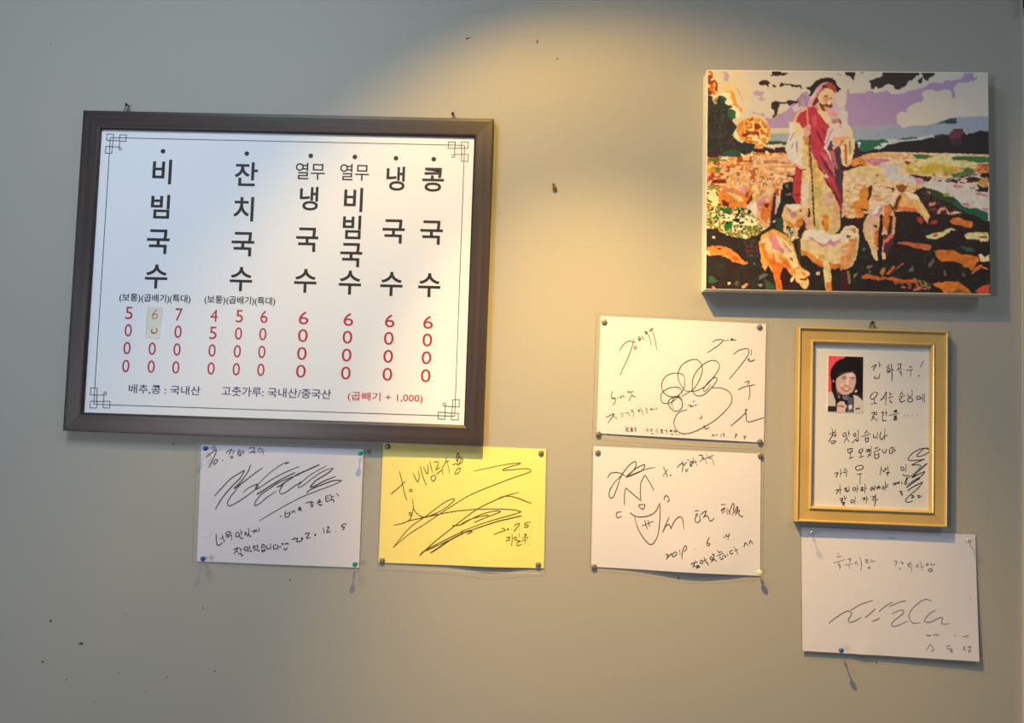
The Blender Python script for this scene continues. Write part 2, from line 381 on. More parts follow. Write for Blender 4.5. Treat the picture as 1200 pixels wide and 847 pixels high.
slip = m.build('price_slip', m_slip, board, label='small taped paper slip with handwritten red digits')
m = MB(); slab(m, [(330, 225), (655, 232), (628, 700), (352, 690)], PH+.0012, PH+.0013)
m.build('clear_tape', m_tape, slip)
m = MB()
for st, wd in (('535,268 490,315 466,360 472,395 510,400 540,370 535,345 500,338 475,360', .0016), ('470,545 450,580 465,605 500,605 530,585 530,550 512,540', .0022), ('462,590 480,607 510,602', .0022)):
    ribbon(m, [q3(p[0], p[1], PH+.00095) for p in smooth(parse(st))], wd)
m.build('handwritten_digits', m_red, slip)
m = MB()
for st, wd in (('405,235 395,340 380,500 368,625', .0009), ('600,240 603,330 598,420', .0006), ('395,520 440,498 480,500', .0012)):
    ribbon(m, [q3(p[0], p[1], PH+.0016) for p in smooth(parse(st))], wd)
m.build('tape_crease', m_canvas, slip)

# ---------------------------------------------------------------- papers in clear sleeves
def paper(cor, H, material, label, sleeve=(.006, .005, .004, .004)):
    """cor: the four corners in the photograph (clockwise from top left); H(u,v): height off the wall"""
    C = [Vector(at(x, y, H(u, v))) for (x, y), (u, v) in zip(cor, ((0, 0), (1, 0), (1, 1), (0, 1)))]
    def pos(u, v, dh=0.0):
        p = C[0]*(1-u)*(1-v)+C[1]*u*(1-v)+C[2]*u*v+C[3]*(1-u)*v
        return Vector((p.x, -(H(min(1, max(0, u)), min(1, max(0, v)))+dh), p.z))
    org = pos(.5, 1, 0); org.y = 0
    NU, NV = 36, 26
    m = MB(); th = .0003
    for dh in (0.0, -th): m.v += [tuple(pos(i/NU, j/NV, dh)) for j in range(NV+1) for i in range(NU+1)]
    n1 = (NU+1)*(NV+1); ix = lambda i, j: j*(NU+1)+i
    for j in range(NV):
        for i in range(NU):
            a, b, c, d = ix(i, j), ix(i+1, j), ix(i+1, j+1), ix(i, j+1); m.f += [(a, b, c, d), (n1+d, n1+c, n1+b, n1+a)]
    edge = [ix(i, 0) for i in range(NU)]+[ix(NU, j) for j in range(NV)]+[ix(i, NV) for i in range(NU, 0, -1)]+[ix(0, j) for j in range(NV, 0, -1)]
    for k in range(len(edge)): a, b = edge[k], edge[(k+1) % len(edge)]; m.f.append((a, b, n1+b, n1+a))
    o = m.build('signed_paper', material, None, origin=org, smooth=True); tag(o, label, 'paper', 'autographed sheets pinned to the wall')
    w_ = (C[1]-C[0]).length; h_ = (C[3]-C[0]).length; lf, rt, tp, bt = sleeve
    u0, u1, v0, v1 = -lf/w_, 1+rt/w_, -tp/h_, 1+bt/h_
    m = MB(); rnd = random.Random(int(cor[0][0])); NU2, NV2 = 20, 16
    for j in range(NV2+1):
        for i in range(NU2+1):
            u = u0+(u1-u0)*i/NU2; v = v0+(v1-v0)*j/NV2
            wob = .0007*rnd.random() if (i in (0, NU2) or j in (0, NV2)) else 0
            m.v.append(tuple(pos(u, v, .0009+wob)))
    for j in range(NV2):
        for i in range(NU2): a = j*(NU2+1)+i; m.f.append((a, a+1, a+NU2+2, a+NU2+1))
    m.build('clear_sleeve', m_film, o, smooth=True)
    e = MB(); B_ = [(u0+(u1-u0)*t/12, v0) for t in range(12)]+[(u1, v0+(v1-v0)*t/12) for t in range(12)]+[(u1-(u1-u0)*t/12, v1) for t in range(12)]+[(u0, v1-(v1-v0)*t/12) for t in range(12)]
    e.tube([pos(u, v, .0009) for u, v in B_], .00028, 4, True); e.build('sleeve_welt', m_film2, o)
    def surf(px, py, dh=.0005):
        h = .003
        for _ in range(3):
            p = Vector(at(px, py, h)); a = C[1]-C[0]; b = C[3]-C[0]; r = p-C[0]
            v = r.z/b.z if abs(b.z) > 1e-9 else 0; 
            det = a.x*b.z-a.z*b.x; u = (r.x*b.z-r.z*b.x)/det; v = (a.x*r.z-a.z*r.x)/det
            h = H(min(1, max(0, u)), min(1, max(0, v)))+dh
        p = at(px, py, h); return tuple(p)
    return o, surf
m_film2 = film('clear_sleeve_edge', 0.22, (0.9, 0.9, 0.9, 1), 0.3)
def write(o, surf, rows, wpx, material, name='handwriting', stuff=False):
    """rows: (crop origin x, y, scale, [strokes]); a stroke is 'x,y x,y ...' in that crop, '*k ' before it scales the pen"""
    m = MB(); px = .00154
    for ox, oy, s, sts in rows:
        for st in sts:
            k = 1.0
            if st[0] == '*': a, st = st.split(' ', 1); k = float(a[1:])
            P = parse(st)
            if len(P) == 1:
                c = surf(ox+P[0][0]/s, oy+P[0][1]/s); r = wpx*px*.62*k
                m.add([(c[0]+r*math.cos(t), c[1], c[2]+r*math.sin(t)) for t in [2*math.pi*j/10 for j in range(10)]], [tuple(range(10))]); continue
            L = sum(math.dist(P[i], P[i+1]) for i in range(len(P)-1))/s
            if L < 7: k *= 1.2
            if len(P) > 2: P = smooth(P, 5 if L > 12 else 3)
            tp = lambda t: 0.55+0.45*min(1, t*6+.3, (1-t)*5+.2)
            ribbon(m, [surf(ox+p[0]/s, oy+p[1]/s) for p in P], wpx*px*k, taper=tp)
    return m.build(name, material, o, stuff=stuff)
sin, pi = math.sin, math.pi
def bump2(u, v, cu_, cv, su, sv): return math.exp(-((u-cu_)/su)**2-((v-cv)/sv)**2)
HA = lambda u, v: .0016+.0022*sin(pi*u)*sin(pi*v)+.0012*sin(pi*u)*v+.0008*sin(pi*v)
HB = lambda u, v: .0016+.0020*sin(pi*u)*sin(pi*v)+.0040*bump2(u, v, .68, 1, .16, .25)+.001*sin(pi*u)*v
HC = lambda u, v: .0016+.0020*sin(pi*u)*sin(pi*v)+.0012*sin(pi*u)*v+.0006*sin(pi*v)
HD = lambda u, v: .0016+.0022*sin(pi*u)*sin(pi*v)+.0062*bump2(u, v, .60, 1, .26, .30)*min(1, (1-u)*6)*min(1, u*6)
HF = lambda u, v: .0022+.0030*v+.0020*sin(pi*u)*sin(pi*v)+.0050*max(0, u-.3)*v*v+.0016*bump2(u, v, .35, 1, .05, .1)
A_, sA = paper([(236.1, 520.7), (426.2, 526.1), (420.8, 665.1), (230.7, 657.5)], HA, m_paper, 'white signed sheet under the menu board, held by two blue and two teal push pins', (.008, .002, .006, .002))
B_, sB = paper([(449, 518.8), (640, 526.1), (637.3, 665.8), (443.6, 659)], HB, m_yellow, 'yellow signed sheet tucked under the right corner of the menu board', (.002, .002, .002, .009))
C_, sC = paper([(704, 370), (898, 379.5), (895.1, 518.6), (699.4, 507.5)], HC, m_paper, 'white signed sheet with a looping flower face drawing, just under the painting', (.008, .003, .004, .008))
D_, sD = paper([(695.7, 522.8), (891.6, 531.7), (891, 674.7), (692.9, 663.9)], HD, m_paper, 'white signed sheet with a doodled laughing face, below the flower drawing sheet', (.003, .004, .007, .003))
F_s, sF = paper([(939, 617.2), (1143, 626.1), (1147.8, 775), (940.5, 762.5)], HF, m_paper, 'lowest white sheet with faint grey writing, hanging under the gold frame', (.001, .001, .001, .001))

# ---- sheet with blue and teal pins
write(A_, sA, [(228, 512, 9.964, [
 '132,235 238,155 252,170 200,290 162,355', '240,265 222,300 232,318 258,295 270,270 255,262 240,266', '328,272',
 '365,185 430,140 415,180 400,205', '455,150 450,200', '450,165 475,160', '425,220 420,238 438,245 445,228 430,220', '500,150 530,148', '495,172 545,165',
 '520,175 500,195 525,205 545,190 520,175', '510,222 550,212', '555,150 570,200', '565,175 590,170', '630,130 695,122 690,150', '625,183 715,172', '665,160 668,180',
 '670,175 695,168 705,190', '765,118 735,160', '762,135 810,150', '735,178 815,165', '790,160 802,205',
 '*1.15 655,322 620,410 540,520 460,600 570,525 700,425 795,357', '*1.1 580,388 560,400 430,480 330,580 230,690', '*1.2 585,388 530,480 450,560 330,700 240,845',
 '560,525 480,620 410,710 383,770 395,800 420,800 500,760 620,680 720,600 740,560 700,560 620,600 565,650',
 '700,560 735,550 708,605 760,590 860,520 1000,440 1096,395 1216,345', '.8 745,550 820,470 900,400 1000,330 1060,300 1106,292'.replace('.8 ', '*0.8 '), '*1.5 1060,312 1106,292',
 '*1.5 725,670 790,630 900,560 1000,500', '*1.2 900,562 1000,498 1096,450 1176,412', '955,630 850,700 760,775 710,800 700,790 720,740 790,660 880,600 960,545 1050,500 1150,460 1220,440',
 '*1.3 960,585 1010,560 1080,510 1150,470']),
 (328, 512, 9.964, ['0,580 60,530 130,480 210,430 330,380 462,320', '*1.3 210,435 330,380 462,320', '50,540 10,600 -5,640 15,662 60,650 130,600 220,540 250,520', '*0.8 545,335 430,395 330,460 250,530 215,575 235,588 330,520 450,430 560,375 622,363',
 '*1.2 625,365 560,420 430,500 380,550 355,580 400,575 520,510 650,460', '*1.1 310,655 360,610 480,560 620,510 725,505', '*0.8 725,505 640,550 480,610 350,660 200,725 0,835 -130,910 -240,978',
 '300,770 365,755 355,785', '375,745 380,780', '380,765 398,762', '355,800 375,815 385,795 360,790', '450,740 465,730 470,745 450,755 440,745', '425,770 495,755', '450,775 470,795 495,785',
 '535,690 580,680', '530,715 575,710', '535,690 540,750 580,740', '590,665 605,725', '600,700 630,690', '575,735 625,730 625,765', '660,655 688,690']),
 (328, 590, 8.47, ['*1.3 8,125', '55,70 50,120 65,135 95,115 100,75', '55,100 100,90', '118,70 122,95', '120,80 140,75', '142,62 148,95', '*1.3 185,45 195,35 205,45 190,58 185,45', '180,65 215,55', '200,60 215,75',
 '115,360 150,345 175,345 165,375 205,372 230,345', '*2.0 218,345', '245,300 290,292 265,340 305,335', '*1.8 350,310', '430,240 440,292', '465,235 485,232 465,285 505,270', '*0.7 552,280', '620,205 612,225 640,235 620,262', '620,205 665,200',
 '15,405 28,395 42,408', '52,403 68,392 88,405', '35,440 52,460 75,435', '0,428 15,426']),
 (228, 590, 9.964, ['250,355 265,485 330,450', '325,365 335,410 352,450', '295,405 330,400', '370,335 370,365 415,350 410,325 370,335', '360,390 430,370', '430,355 435,425', '385,365 395,400',
 '480,345 485,385 520,370 510,335 480,345', '535,300 548,370', '545,335 565,330', '520,365 540,405 570,400', '585,345 600,335 605,355 590,362 585,345', '630,285 635,350', '610,385 630,350 640,380 665,375',
 '665,325 710,310 690,345', '705,325 730,320', '722,300 730,330', '750,280 757,325', '455,540 505,515 460,590', '480,545 510,570', '525,510 540,560', '540,535 560,530', '505,590 545,580 545,605 570,600',
 '580,510 585,545 620,530 610,505 580,510', '640,490 645,530', '620,520 640,515', '610,560 655,545 660,570', '680,500 700,490 705,510 685,520 680,500', '735,475 740,520', '715,500 735,495', '690,550 720,530 740,550 765,545',
 '780,500 800,475 820,495', '770,515 830,505', '785,530 790,560 820,550 820,525', '785,545 820,540', '840,485 850,530 880,520', '885,465 890,530', '920,485 925,530 965,515', '925,485 955,480', '965,475 975,540', '970,505 1005,500'])],
 1.08, m_pen)
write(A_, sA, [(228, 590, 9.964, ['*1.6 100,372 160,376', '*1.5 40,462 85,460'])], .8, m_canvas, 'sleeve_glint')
# ---- yellow sheet
write(B_, sB, [(440, 512, 9.964, ['180,665 260,600 350,512', '278,395 310,520 340,660 368,742', '405,605 395,625 415,638 430,615 405,605', '*0.6 460,603', '440,420 470,490 495,520 510,460 500,385', '522,335 550,450 595,562',
 '560,345 590,410 610,425 615,370 605,320', '635,280 650,350 665,415', '670,450 645,475 675,515 705,475 690,445 670,450', '680,290 720,288 735,310 700,385', '700,385 760,350', '710,435 760,395 790,375', '775,380 790,445',
 '825,235 820,290 775,365', '815,290 860,275', '840,290 865,425', '*1.2 960,180 945,240 955,280 975,220 965,182', '*1.2 970,235 1000,230', '900,325 940,310 970,320 1020,275 1000,250 975,320', '960,250 965,340', '925,425 945,430 980,400 990,365 960,370 925,420']),
 (430, 505, 4.839, ['*0.9 148,660 240,550 330,485 430,410 475,387 490,383 492,395 430,445 330,490', '*0.9 148,660 230,590 330,525 480,425 600,355 800,275 915,235 928,220 900,212 830,218 770,222 800,205 873,182 780,190 605,227',
 '300,705 380,630 500,535 620,445 740,385 775,370 860,347', '745,385 790,368 850,378 932,410', '*1.5 850,378 932,410']),
 (440, 590, 9.964, ['430,-60 440,20 440,60 425,130 400,185 370,205 310,230 212,252', '415,150 395,120 400,100 418,115 415,150', '370,205 500,175 640,145 800,110 950,85 1096,72', '440,50 480,110 540,150 600,150 720,120',
 '515,605 570,550 700,480 900,380 1096,285', '*1.6 640,575 760,500 860,430 960,375 1096,310', '*1.3 515,605 550,560', '560,560 700,500 860,425 960,380']),
 (540, 590, 9.964, ['0,83 130,68 300,62 450,62 600,70 690,88 690,100 600,130 300,215 0,325', '*1.6 0,352 60,330 130,305', '*1.3 130,305 400,215 560,175 715,140', '*1.5 -100,255 0,248', '-100,255 0,245 100,190 250,120 400,85 465,92 400,120 330,145 290,135 100,185 0,240', '330,145 220,190 155,222', '*1.3 75,355 130,325 105,318 60,335',
 '385,362 460,330 520,310 500,290 475,290', '*2.2 550,298', '*0.8 592,300', '625,268 645,240 685,235 640,300 615,328', '*0.8 690,296', '760,218 745,245 790,250 770,275 735,272', '760,218 820,215', '*0.8 825,290',
 '530,395 575,390 550,420 525,440', '555,415 580,438', '598,350 600,420 592,492', '635,385 620,405 640,425 650,400 635,385', '680,345 690,390', '645,430 690,435 655,460 665,490 710,470', '735,355 765,358 740,390', '720,400 790,390', '700,440 780,410', '750,415 750,465', '*0.8 795,470'])],
 .86, m_peny)
# ---- flower face sheet
write(C_, sC, [(694, 364, 9.964, ['318,465 370,390 430,352 465,362 470,400 420,540 322,755', '475,325 485,370 505,355', '500,410 485,435 500,450 520,430 500,410', '530,310 560,300', '*1.3 540,325 550,350 565,325 540,325', '575,285 598,345', '585,315 600,310',
 '*1.2 610,245 640,250 620,275', '635,260 665,300 688,405', '680,205 670,240', '672,240 700,215 690,200', '695,215 715,205', '700,230 735,340 753,455']),
 (794, 364, 9.964, ['408,368 440,345 490,335 530,345 480,400 345,492', '530,345 560,350', '570,345 600,342', '*1.3 620,330 640,325 625,345 650,340 685,342', '650,510 720,460 800,442 832,460 820,520 750,620 605,795', '865,445 858,520', '*1.2 815,580 835,560 840,590 870,585 905,570']),
 (794, 440, 9.964, ['780,85 830,60 835,80 815,105', '705,168 780,130 905,105', '840,125 845,200 830,282', '785,395 810,395 785,430 805,440 790,455', '620,588 700,520 790,440', '805,460 800,500 815,535 860,535 1010,488',
 '400,705 420,690 425,705', '*1.3 445,690 465,690', '505,680 510,715', '525,680 540,678 545,690', '540,680 545,720', '*0.8 585,715', '675,690 690,680 670,725', '770,705 785,715 800,705', '785,710 775,750']),
 (690, 360, 4.982, ['562,485 530,440 520,390 545,335 600,305 640,310 662,350 655,400 625,460 590,492 540,520', '562,487 600,490 640,482 690,450 740,390 762,350 750,318 715,310 665,335 625,380 605,430 608,490 630,515 670,510 720,465 747,425 742,408 715,420 675,465 672,490 690,480 712,450',
 '560,430 552,395 510,383 460,395 430,430 428,480 460,515 510,520 545,490 560,450 559,428', '545,500 530,470 480,468 435,490 420,520 430,555 465,560 500,540 530,510', '545,570 540,530 510,518 475,535 462,560 480,590 510,607 540,590 547,560 530,530 500,525 485,560 490,590',
 '715,470 770,470 815,490 835,525 825,570 770,630 720,670 640,715 570,737 520,725 497,680 505,640 530,610 575,597', '578,575 598,567', '605,553 620,545', '592,585 598,575 612,580', '615,572 632,568', '645,648 660,645 655,630', '668,700 675,690 680,710 705,700']),
 (694, 440, 9.964, ['235,180 225,260 270,270 265,310 240,345', '232,265 270,255', '*1.3 297,260', '325,240 330,255 345,240', '355,215 362,250', '365,240 380,245', '410,200 430,185 440,205', '445,190 480,185', '455,200 470,235 505,245', '465,225 425,295',
 '160,490 255,445 180,555', '235,460 265,485', '*1.4 280,495', '335,445 360,440', '340,475 365,462', '385,440 410,430', '420,425 435,470', '450,405 480,400', '455,425 480,415', '478,420 488,490', '530,405 550,400 540,430', '560,370 595,465', '575,410 590,405',
 '620,375 635,385', '620,400 650,395', '*1.3 630,425 650,430', '680,405 690,385 705,400', '715,395 735,390', '745,370 755,400', '395,590 392,660', '430,600 400,630 435,655', '450,605 452,650', '450,605 470,615 455,630 475,640 452,652', '515,605 495,615 512,635 495,652',
 '610,635 625,640', '640,610 650,665', '645,635 660,633', '675,630 705,625', '680,650 700,645', '690,675 720,680', '735,640 745,650', '755,610 762,680', '795,630 820,635 800,655', '800,670 830,660', '845,640 870,640', '870,630 872,680', '900,640 935,640 905,655', '915,680 945,685', '955,640 975,635', '950,655 985,650', '970,655 985,690', '*0.8 1005,685', '*0.8 1022,688', '*0.8 1060,685'])],
 .80, m_pen2)
# ---- laughing face sheet
write(D_, sD, [(690, 517, 9.964, ['220,425 250,375 310,362 370,372 425,405', '375,400 300,480 245,570 238,640 258,662 290,640 330,540 370,420 420,340 480,270 535,235 552,250 540,310 490,370 430,422 470,380 560,310 640,272 655,285 620,340 540,380 450,415 500,390 620,340 700,315 778,303',
 '418,742 415,640 430,540', '430,540 510,610 608,692', '608,692 602,590 610,480 655,392', '655,392 700,460 760,572', '640,735 590,740 590,765 635,790 655,745 640,735', '880,685 885,650 905,632 930,650 935,690 915,708', '870,295 895,355 920,420', '920,325 868,405', '*1.6 955,395']),
 (690, 595, 9.964, ['380,45 335,50 320,85 340,115 385,95', '480,52 530,90 600,105 700,90 780,40 828,-60', '828,-60 832,0 830,120 810,300 770,390 735,425 690,410 610,310 560,200 535,100', '655,140 665,195 685,245', '690,140 700,185 712,215', '620,210 755,155',
 '938,105 900,190 860,290', '860,290 900,210 940,195 958,245', '958,245 990,170 1040,110 1080,110 1100,150 1107,245', '895,545 925,545 905,605', '905,595 940,555 975,530', '1000,520 970,550 990,570 1025,540 1020,515 990,520', '1062,485 1065,550']),
 (790, 517, 9.964, ['35,305 75,265 100,260 95,360', '90,225 125,290', '110,280 150,240', '130,320 140,350 165,315', '150,215 180,220', '*1.4 180,255 210,230 220,250 185,280 215,290', '215,190 270,280', '230,240 265,235', '285,165 330,160 325,200', '295,235 360,195', '330,205 345,190', '355,200 385,265', '375,145 395,185', '365,200 460,160', '400,205 430,190', '435,190 472,280',
 '240,810 290,808', '548,738 600,735', '550,800 595,770', '640,845 660,780 685,725 700,745 690,800', '700,840 730,770 745,775 730,840']),
 (790, 595, 9.964, ['245,85 275,60', '275,75 245,120 250,160 285,165 305,130 290,85', '305,80 350,45 375,38 350,100 340,110 380,90 400,110 415,150 440,145 470,115', '545,35 600,5', '560,60 590,35', '610,20 620,75', '620,0 660,80', '680,85 700,10', '715,85 740,5', '740,30 765,30 750,70 790,100 805,95',
 '90,600 95,520 120,450 140,445 145,475 115,515', '*0.8 250,475', '412,342 385,395 385,435 410,435 415,415 390,410', '*0.6 490,400', '580,330 590,355', '610,300 605,330 650,320', '650,290 625,370',
 '195,660 240,635 215,700', '225,660 250,690', '245,610 260,640', '255,640 275,630', '250,680 290,670 260,700 305,685', '300,625 310,650 335,635 320,610 300,625', '350,575 365,625', '340,620 380,600', '365,640 385,635 400,670', '415,580 430,605 455,590 435,570 415,580', '440,550 465,540 460,600', '440,620 465,600 495,625', '430,635 450,610',
 '505,495 525,530', '520,515 560,510', '500,560 575,525', '530,560 545,600 570,590 560,555', '580,540 595,570 610,555', '615,530 630,555', '650,500 655,535 690,525', '655,500 685,490', '700,455 745,540', '710,500 745,480', '815,460 830,405 860,440', '875,430 890,380 920,425'])],
 .88, m_pen2)
# ---- faint sheet
write(F_s, sF, [(935, 612, 9.41, ['440,345 455,342', '425,380 480,370', '395,445 520,408', '450,430 452,455', '440,470 465,470 460,510', '550,405 580,400 570,440', '515,470 600,455', '560,465 572,510', '650,425 620,460', '640,440 665,470', '680,375 700,450 692,535', '695,460 710,458', '735,415 770,410 750,440 785,440', '800,405 810,440', '805,430 850,425', '775,495 790,490 795,500 780,505 775,495', '*0.8 918,515', '1005,172 1070,172']),
 (1040, 612, 9.41, ['70,430 105,430 85,475', '150,425 155,450 180,445', '*1.3 125,505 150,510', '215,460 250,450 225,480 255,490', '260,430 268,550', '345,455 305,490', '320,475 350,500', '365,425 378,530', '375,490 400,485', '420,465 450,455 430,480', '475,435 485,475', '480,470 525,460', '*1.3 445,520 475,510 495,525 465,540 445,520'])],
 .74, m_pen3, stuff=True)
write(F_s, sF, [(935, 690, 8.067, ['*1.3 290,322 380,255 460,210 500,215 505,240 475,290 490,312 540,300 600,265', '500,200 590,145 710,105', '*1.2 635,270 690,225 732,182', '765,212 830,160 895,120', '*1.2 700,302 745,290 775,270', '860,165 968,120 1022,112']),
 (1040, 690, 8.067, ['40,235 100,205 150,200 140,235 60,300 35,335 60,352 120,335 190,300', '415,110 350,98 270,150 210,220 208,280 245,322 310,315', '455,200 400,230 350,290 360,310 410,310 480,275 520,270 510,315 530,332 585,322'])],
 .74, m_pen3, stuff=True)
write(F_s, sF, [(1040, 690, 8.067, ['365,435 385,440 415,438', '375,428 380,445', '435,435 460,430 485,438', '630,435 645,440', '710,445 735,450 765,435',
 '405,520 365,580', '410,525 435,570 415,590', '555,545 595,530', '560,565 600,560', '585,580 610,570 600,595 620,592', '730,540 720,570 740,575', '755,550 785,545 765,590 795,585', '*0.6 780,55 792,120'])],
 .74, m_pen3, stuff=True)

# ---------------------------------------------------------------- tacks and push pins
def surface_h(px, py, surf): return -surf(px, py, .0012)[1] if surf else 0.0
def tack(px, py, label, surf):
    h = surface_h(px, py, surf); c = at(px, py, h)
    m = MB(); m.lathe((c[0], -h, c[2]), (0, -1, 0), [(0, .0046), (.0006, .0050), (.0012, .0047), (.0018, .0036), (.0022, .0018), (.0023, .0003)], 20)
    o = m.build('thumb_tack', m_tack, None, origin=(c[0], -h, c[2]), smooth=True); tag(o, label, 'tack', 'flat round thumb tacks')
    m = MB(); m.lathe((c[0], -h, c[2]), (0, 1, 0), [(0, .0006), (max(h-.0004, .0005), .0006)], 6); m.build('tack_needle', m_steel, o)
def pushpin(px, py, label, material, surf, tilt=(0, 0), L=.023, r=.0046):
    h = surface_h(px, py, surf); c = at(px, py, h+L)
    tilt = (tilt[0]-.85*c[0]/1.46, tilt[1]+.85*(ZC-c[2])/1.46)      # pressed in from about where one stands
    # the cap is what shows: put the point so that the cap lands on the measured spot
    base = Vector((c[0]-tilt[0]*L, -h, c[2]-tilt[1]*L)); ax = Vector((tilt[0], -1, tilt[1])).normalized()
    e = empty('push_pin', base, label, 'push pin', 'coloured push pins')
    m = MB(); m.lathe(base-ax*(h-.0005 if h > .0006 else 0), ax, [(0, .0003), (h+.001, .0006), (h+.008, .0006)], 8); m.build('pin_needle', m_steel, e, smooth=True)
    m = MB(); m.lathe(base, ax, [(.006, .0012), (.0065, r*.5), (.0076, r*.52), (.0085, r*.3), (.0125, r*.26), (L-.006, r*.32), (L-.0035, r*.8), (L-.0025, r), (L-.0008, r), (L, r*.8), (L+.0002, r*.2)], 20); m.build('pin_grip', material, e, smooth=True)
pushpin(240.5, 525.2, 'blue push pin at the top left corner of the white sheet under the menu board', m_blue, sA)
pushpin(237.8, 654.6, 'blue push pin at the bottom left corner of the white sheet under the menu board', m_blue, sA)
pushpin(422.4, 530.6, 'teal push pin at the top right corner of the white sheet under the menu board', m_teal, sA)
pushpin(415.8, 661.2, 'teal push pin at the bottom right corner of the white sheet under the menu board', m_teal, sA)
tack(454, 523.1, 'grey tack at the top left corner of the yellow sheet, beneath the menu frame', sB); tack(634.1, 530.4, 'grey tack at the top right corner of the yellow sheet', sB)
tack(448.0, 656.4, 'grey tack at the bottom left corner of the yellow sheet', sB); tack(630.8, 661.3, 'grey tack at the bottom right corner of the yellow sheet', sB)
tack(708.1, 377.0, 'grey tack at the top left corner of the flower drawing sheet', sC); tack(889.8, 383.0, 'grey tack at the top right corner of the flower drawing sheet', sC)
tack(701.1, 508.0, 'grey tack at the bottom left corner of the flower drawing sheet', sC); tack(890.3, 517.1, 'grey tack at the bottom right corner of the flower drawing sheet', sC)
tack(700.5, 529.7, 'grey tack at the top left corner of the laughing face sheet', sD); tack(890.8, 533.6, 'grey tack at the top right corner of the laughing face sheet', sD)
tack(696.1, 663.6, 'grey tack at the bottom left corner of the laughing face sheet', sD)
pushpin(890.2, 670.6, 'pale green push pin at the bottom right corner of the laughing face sheet', m_pale, sD, L=.016, r=.0048)
pushpin(951.8, 625.5, 'clear push pin at the top left of the lowest sheet under the gold frame', m_clear, sF, (.05, -.1), L=.022)
pushpin(1135.6, 633.6, 'clear push pin at the top right of the lowest sheet under the gold frame', m_clear, sF, L=.018)
pushpin(986.0, 762.0, 'blue push pin at the bottom edge of the lowest sheet', m_blue, sF, L=.027, r=.0042)

# ---------------------------------------------------------------- gold frame
RG = Rect(0.58818, -0.01008, 0.26074, 0.34276, -0.00183)
gold = empty('gold_picture_frame', RG.p(0, -RG.h/2, 0), 'gold picture frame holding a handwritten sheet with a small portrait photograph', 'picture frame')
GW = .0285
rails(RG, [(0, .002), (0, .0165), (.0010, .018), (.0036, .018), (.0046, .0150), (GW-.0062, .0142), (GW-.0052, .0165), (GW-.0022, .0165), (GW, .0135), (GW, .006)], (m_gold, m_gold), gold, 'frame_rail')
for a, b, n in ((.0008, .0038, .0183), (GW-.0054, GW-.0020, .0168)):
    m = MB()
    for k in range(4):
        def cr(i, kk, y): W2, H2 = RG.w/2-i, RG.h/2-i; return RG.p((-1, 1, 1, -1)[kk % 4]*W2, (1, 1, -1, -1)[kk % 4]*H2, y)
        m.add([cr(a, k, n-.0006), cr(a, k+1, n-.0006), cr((a+b)/2, k+1, n+.0006), cr((a+b)/2, k, n+.0006), cr(b, k+1, n-.0006), cr(b, k, n-.0006)], [(0, 1, 2, 3), (3, 2, 4, 5)])
    m.build('gold_bead', m_gold2, gold, label='bright polished bead of the frame')
GP = .0085
def flat(rc, x0, x1, z0, z1, h0, h1, mtl, name, par, **k):
    m = MB(); vs = [rc.p(u, v, y) for y in (h0, h1) for u, v in ((x0, z1), (x1, z1), (x1, z0), (x0, z0))]
    m.add(vs, [(0, 1, 2, 3), (4, 5, 6, 7)]+[(j, (j+1) % 4, 4+(j+1) % 4, 4+j) for j in range(4)]); return m.build(name, mtl, par, **k)
m_msheet = mat('ivory_paper', rgb(214, 216, 224), 0.6)
sheet = flat(RG, -RG.w/2+GW-.002, RG.w/2-GW+.002, -RG.h/2+GW-.002, RG.h/2-GW+.002, .004, GP, m_msheet, 'framed_sheet', gold)
sE = lambda px, py, dh=.0004: tuple(at(px, py, GP+dh))
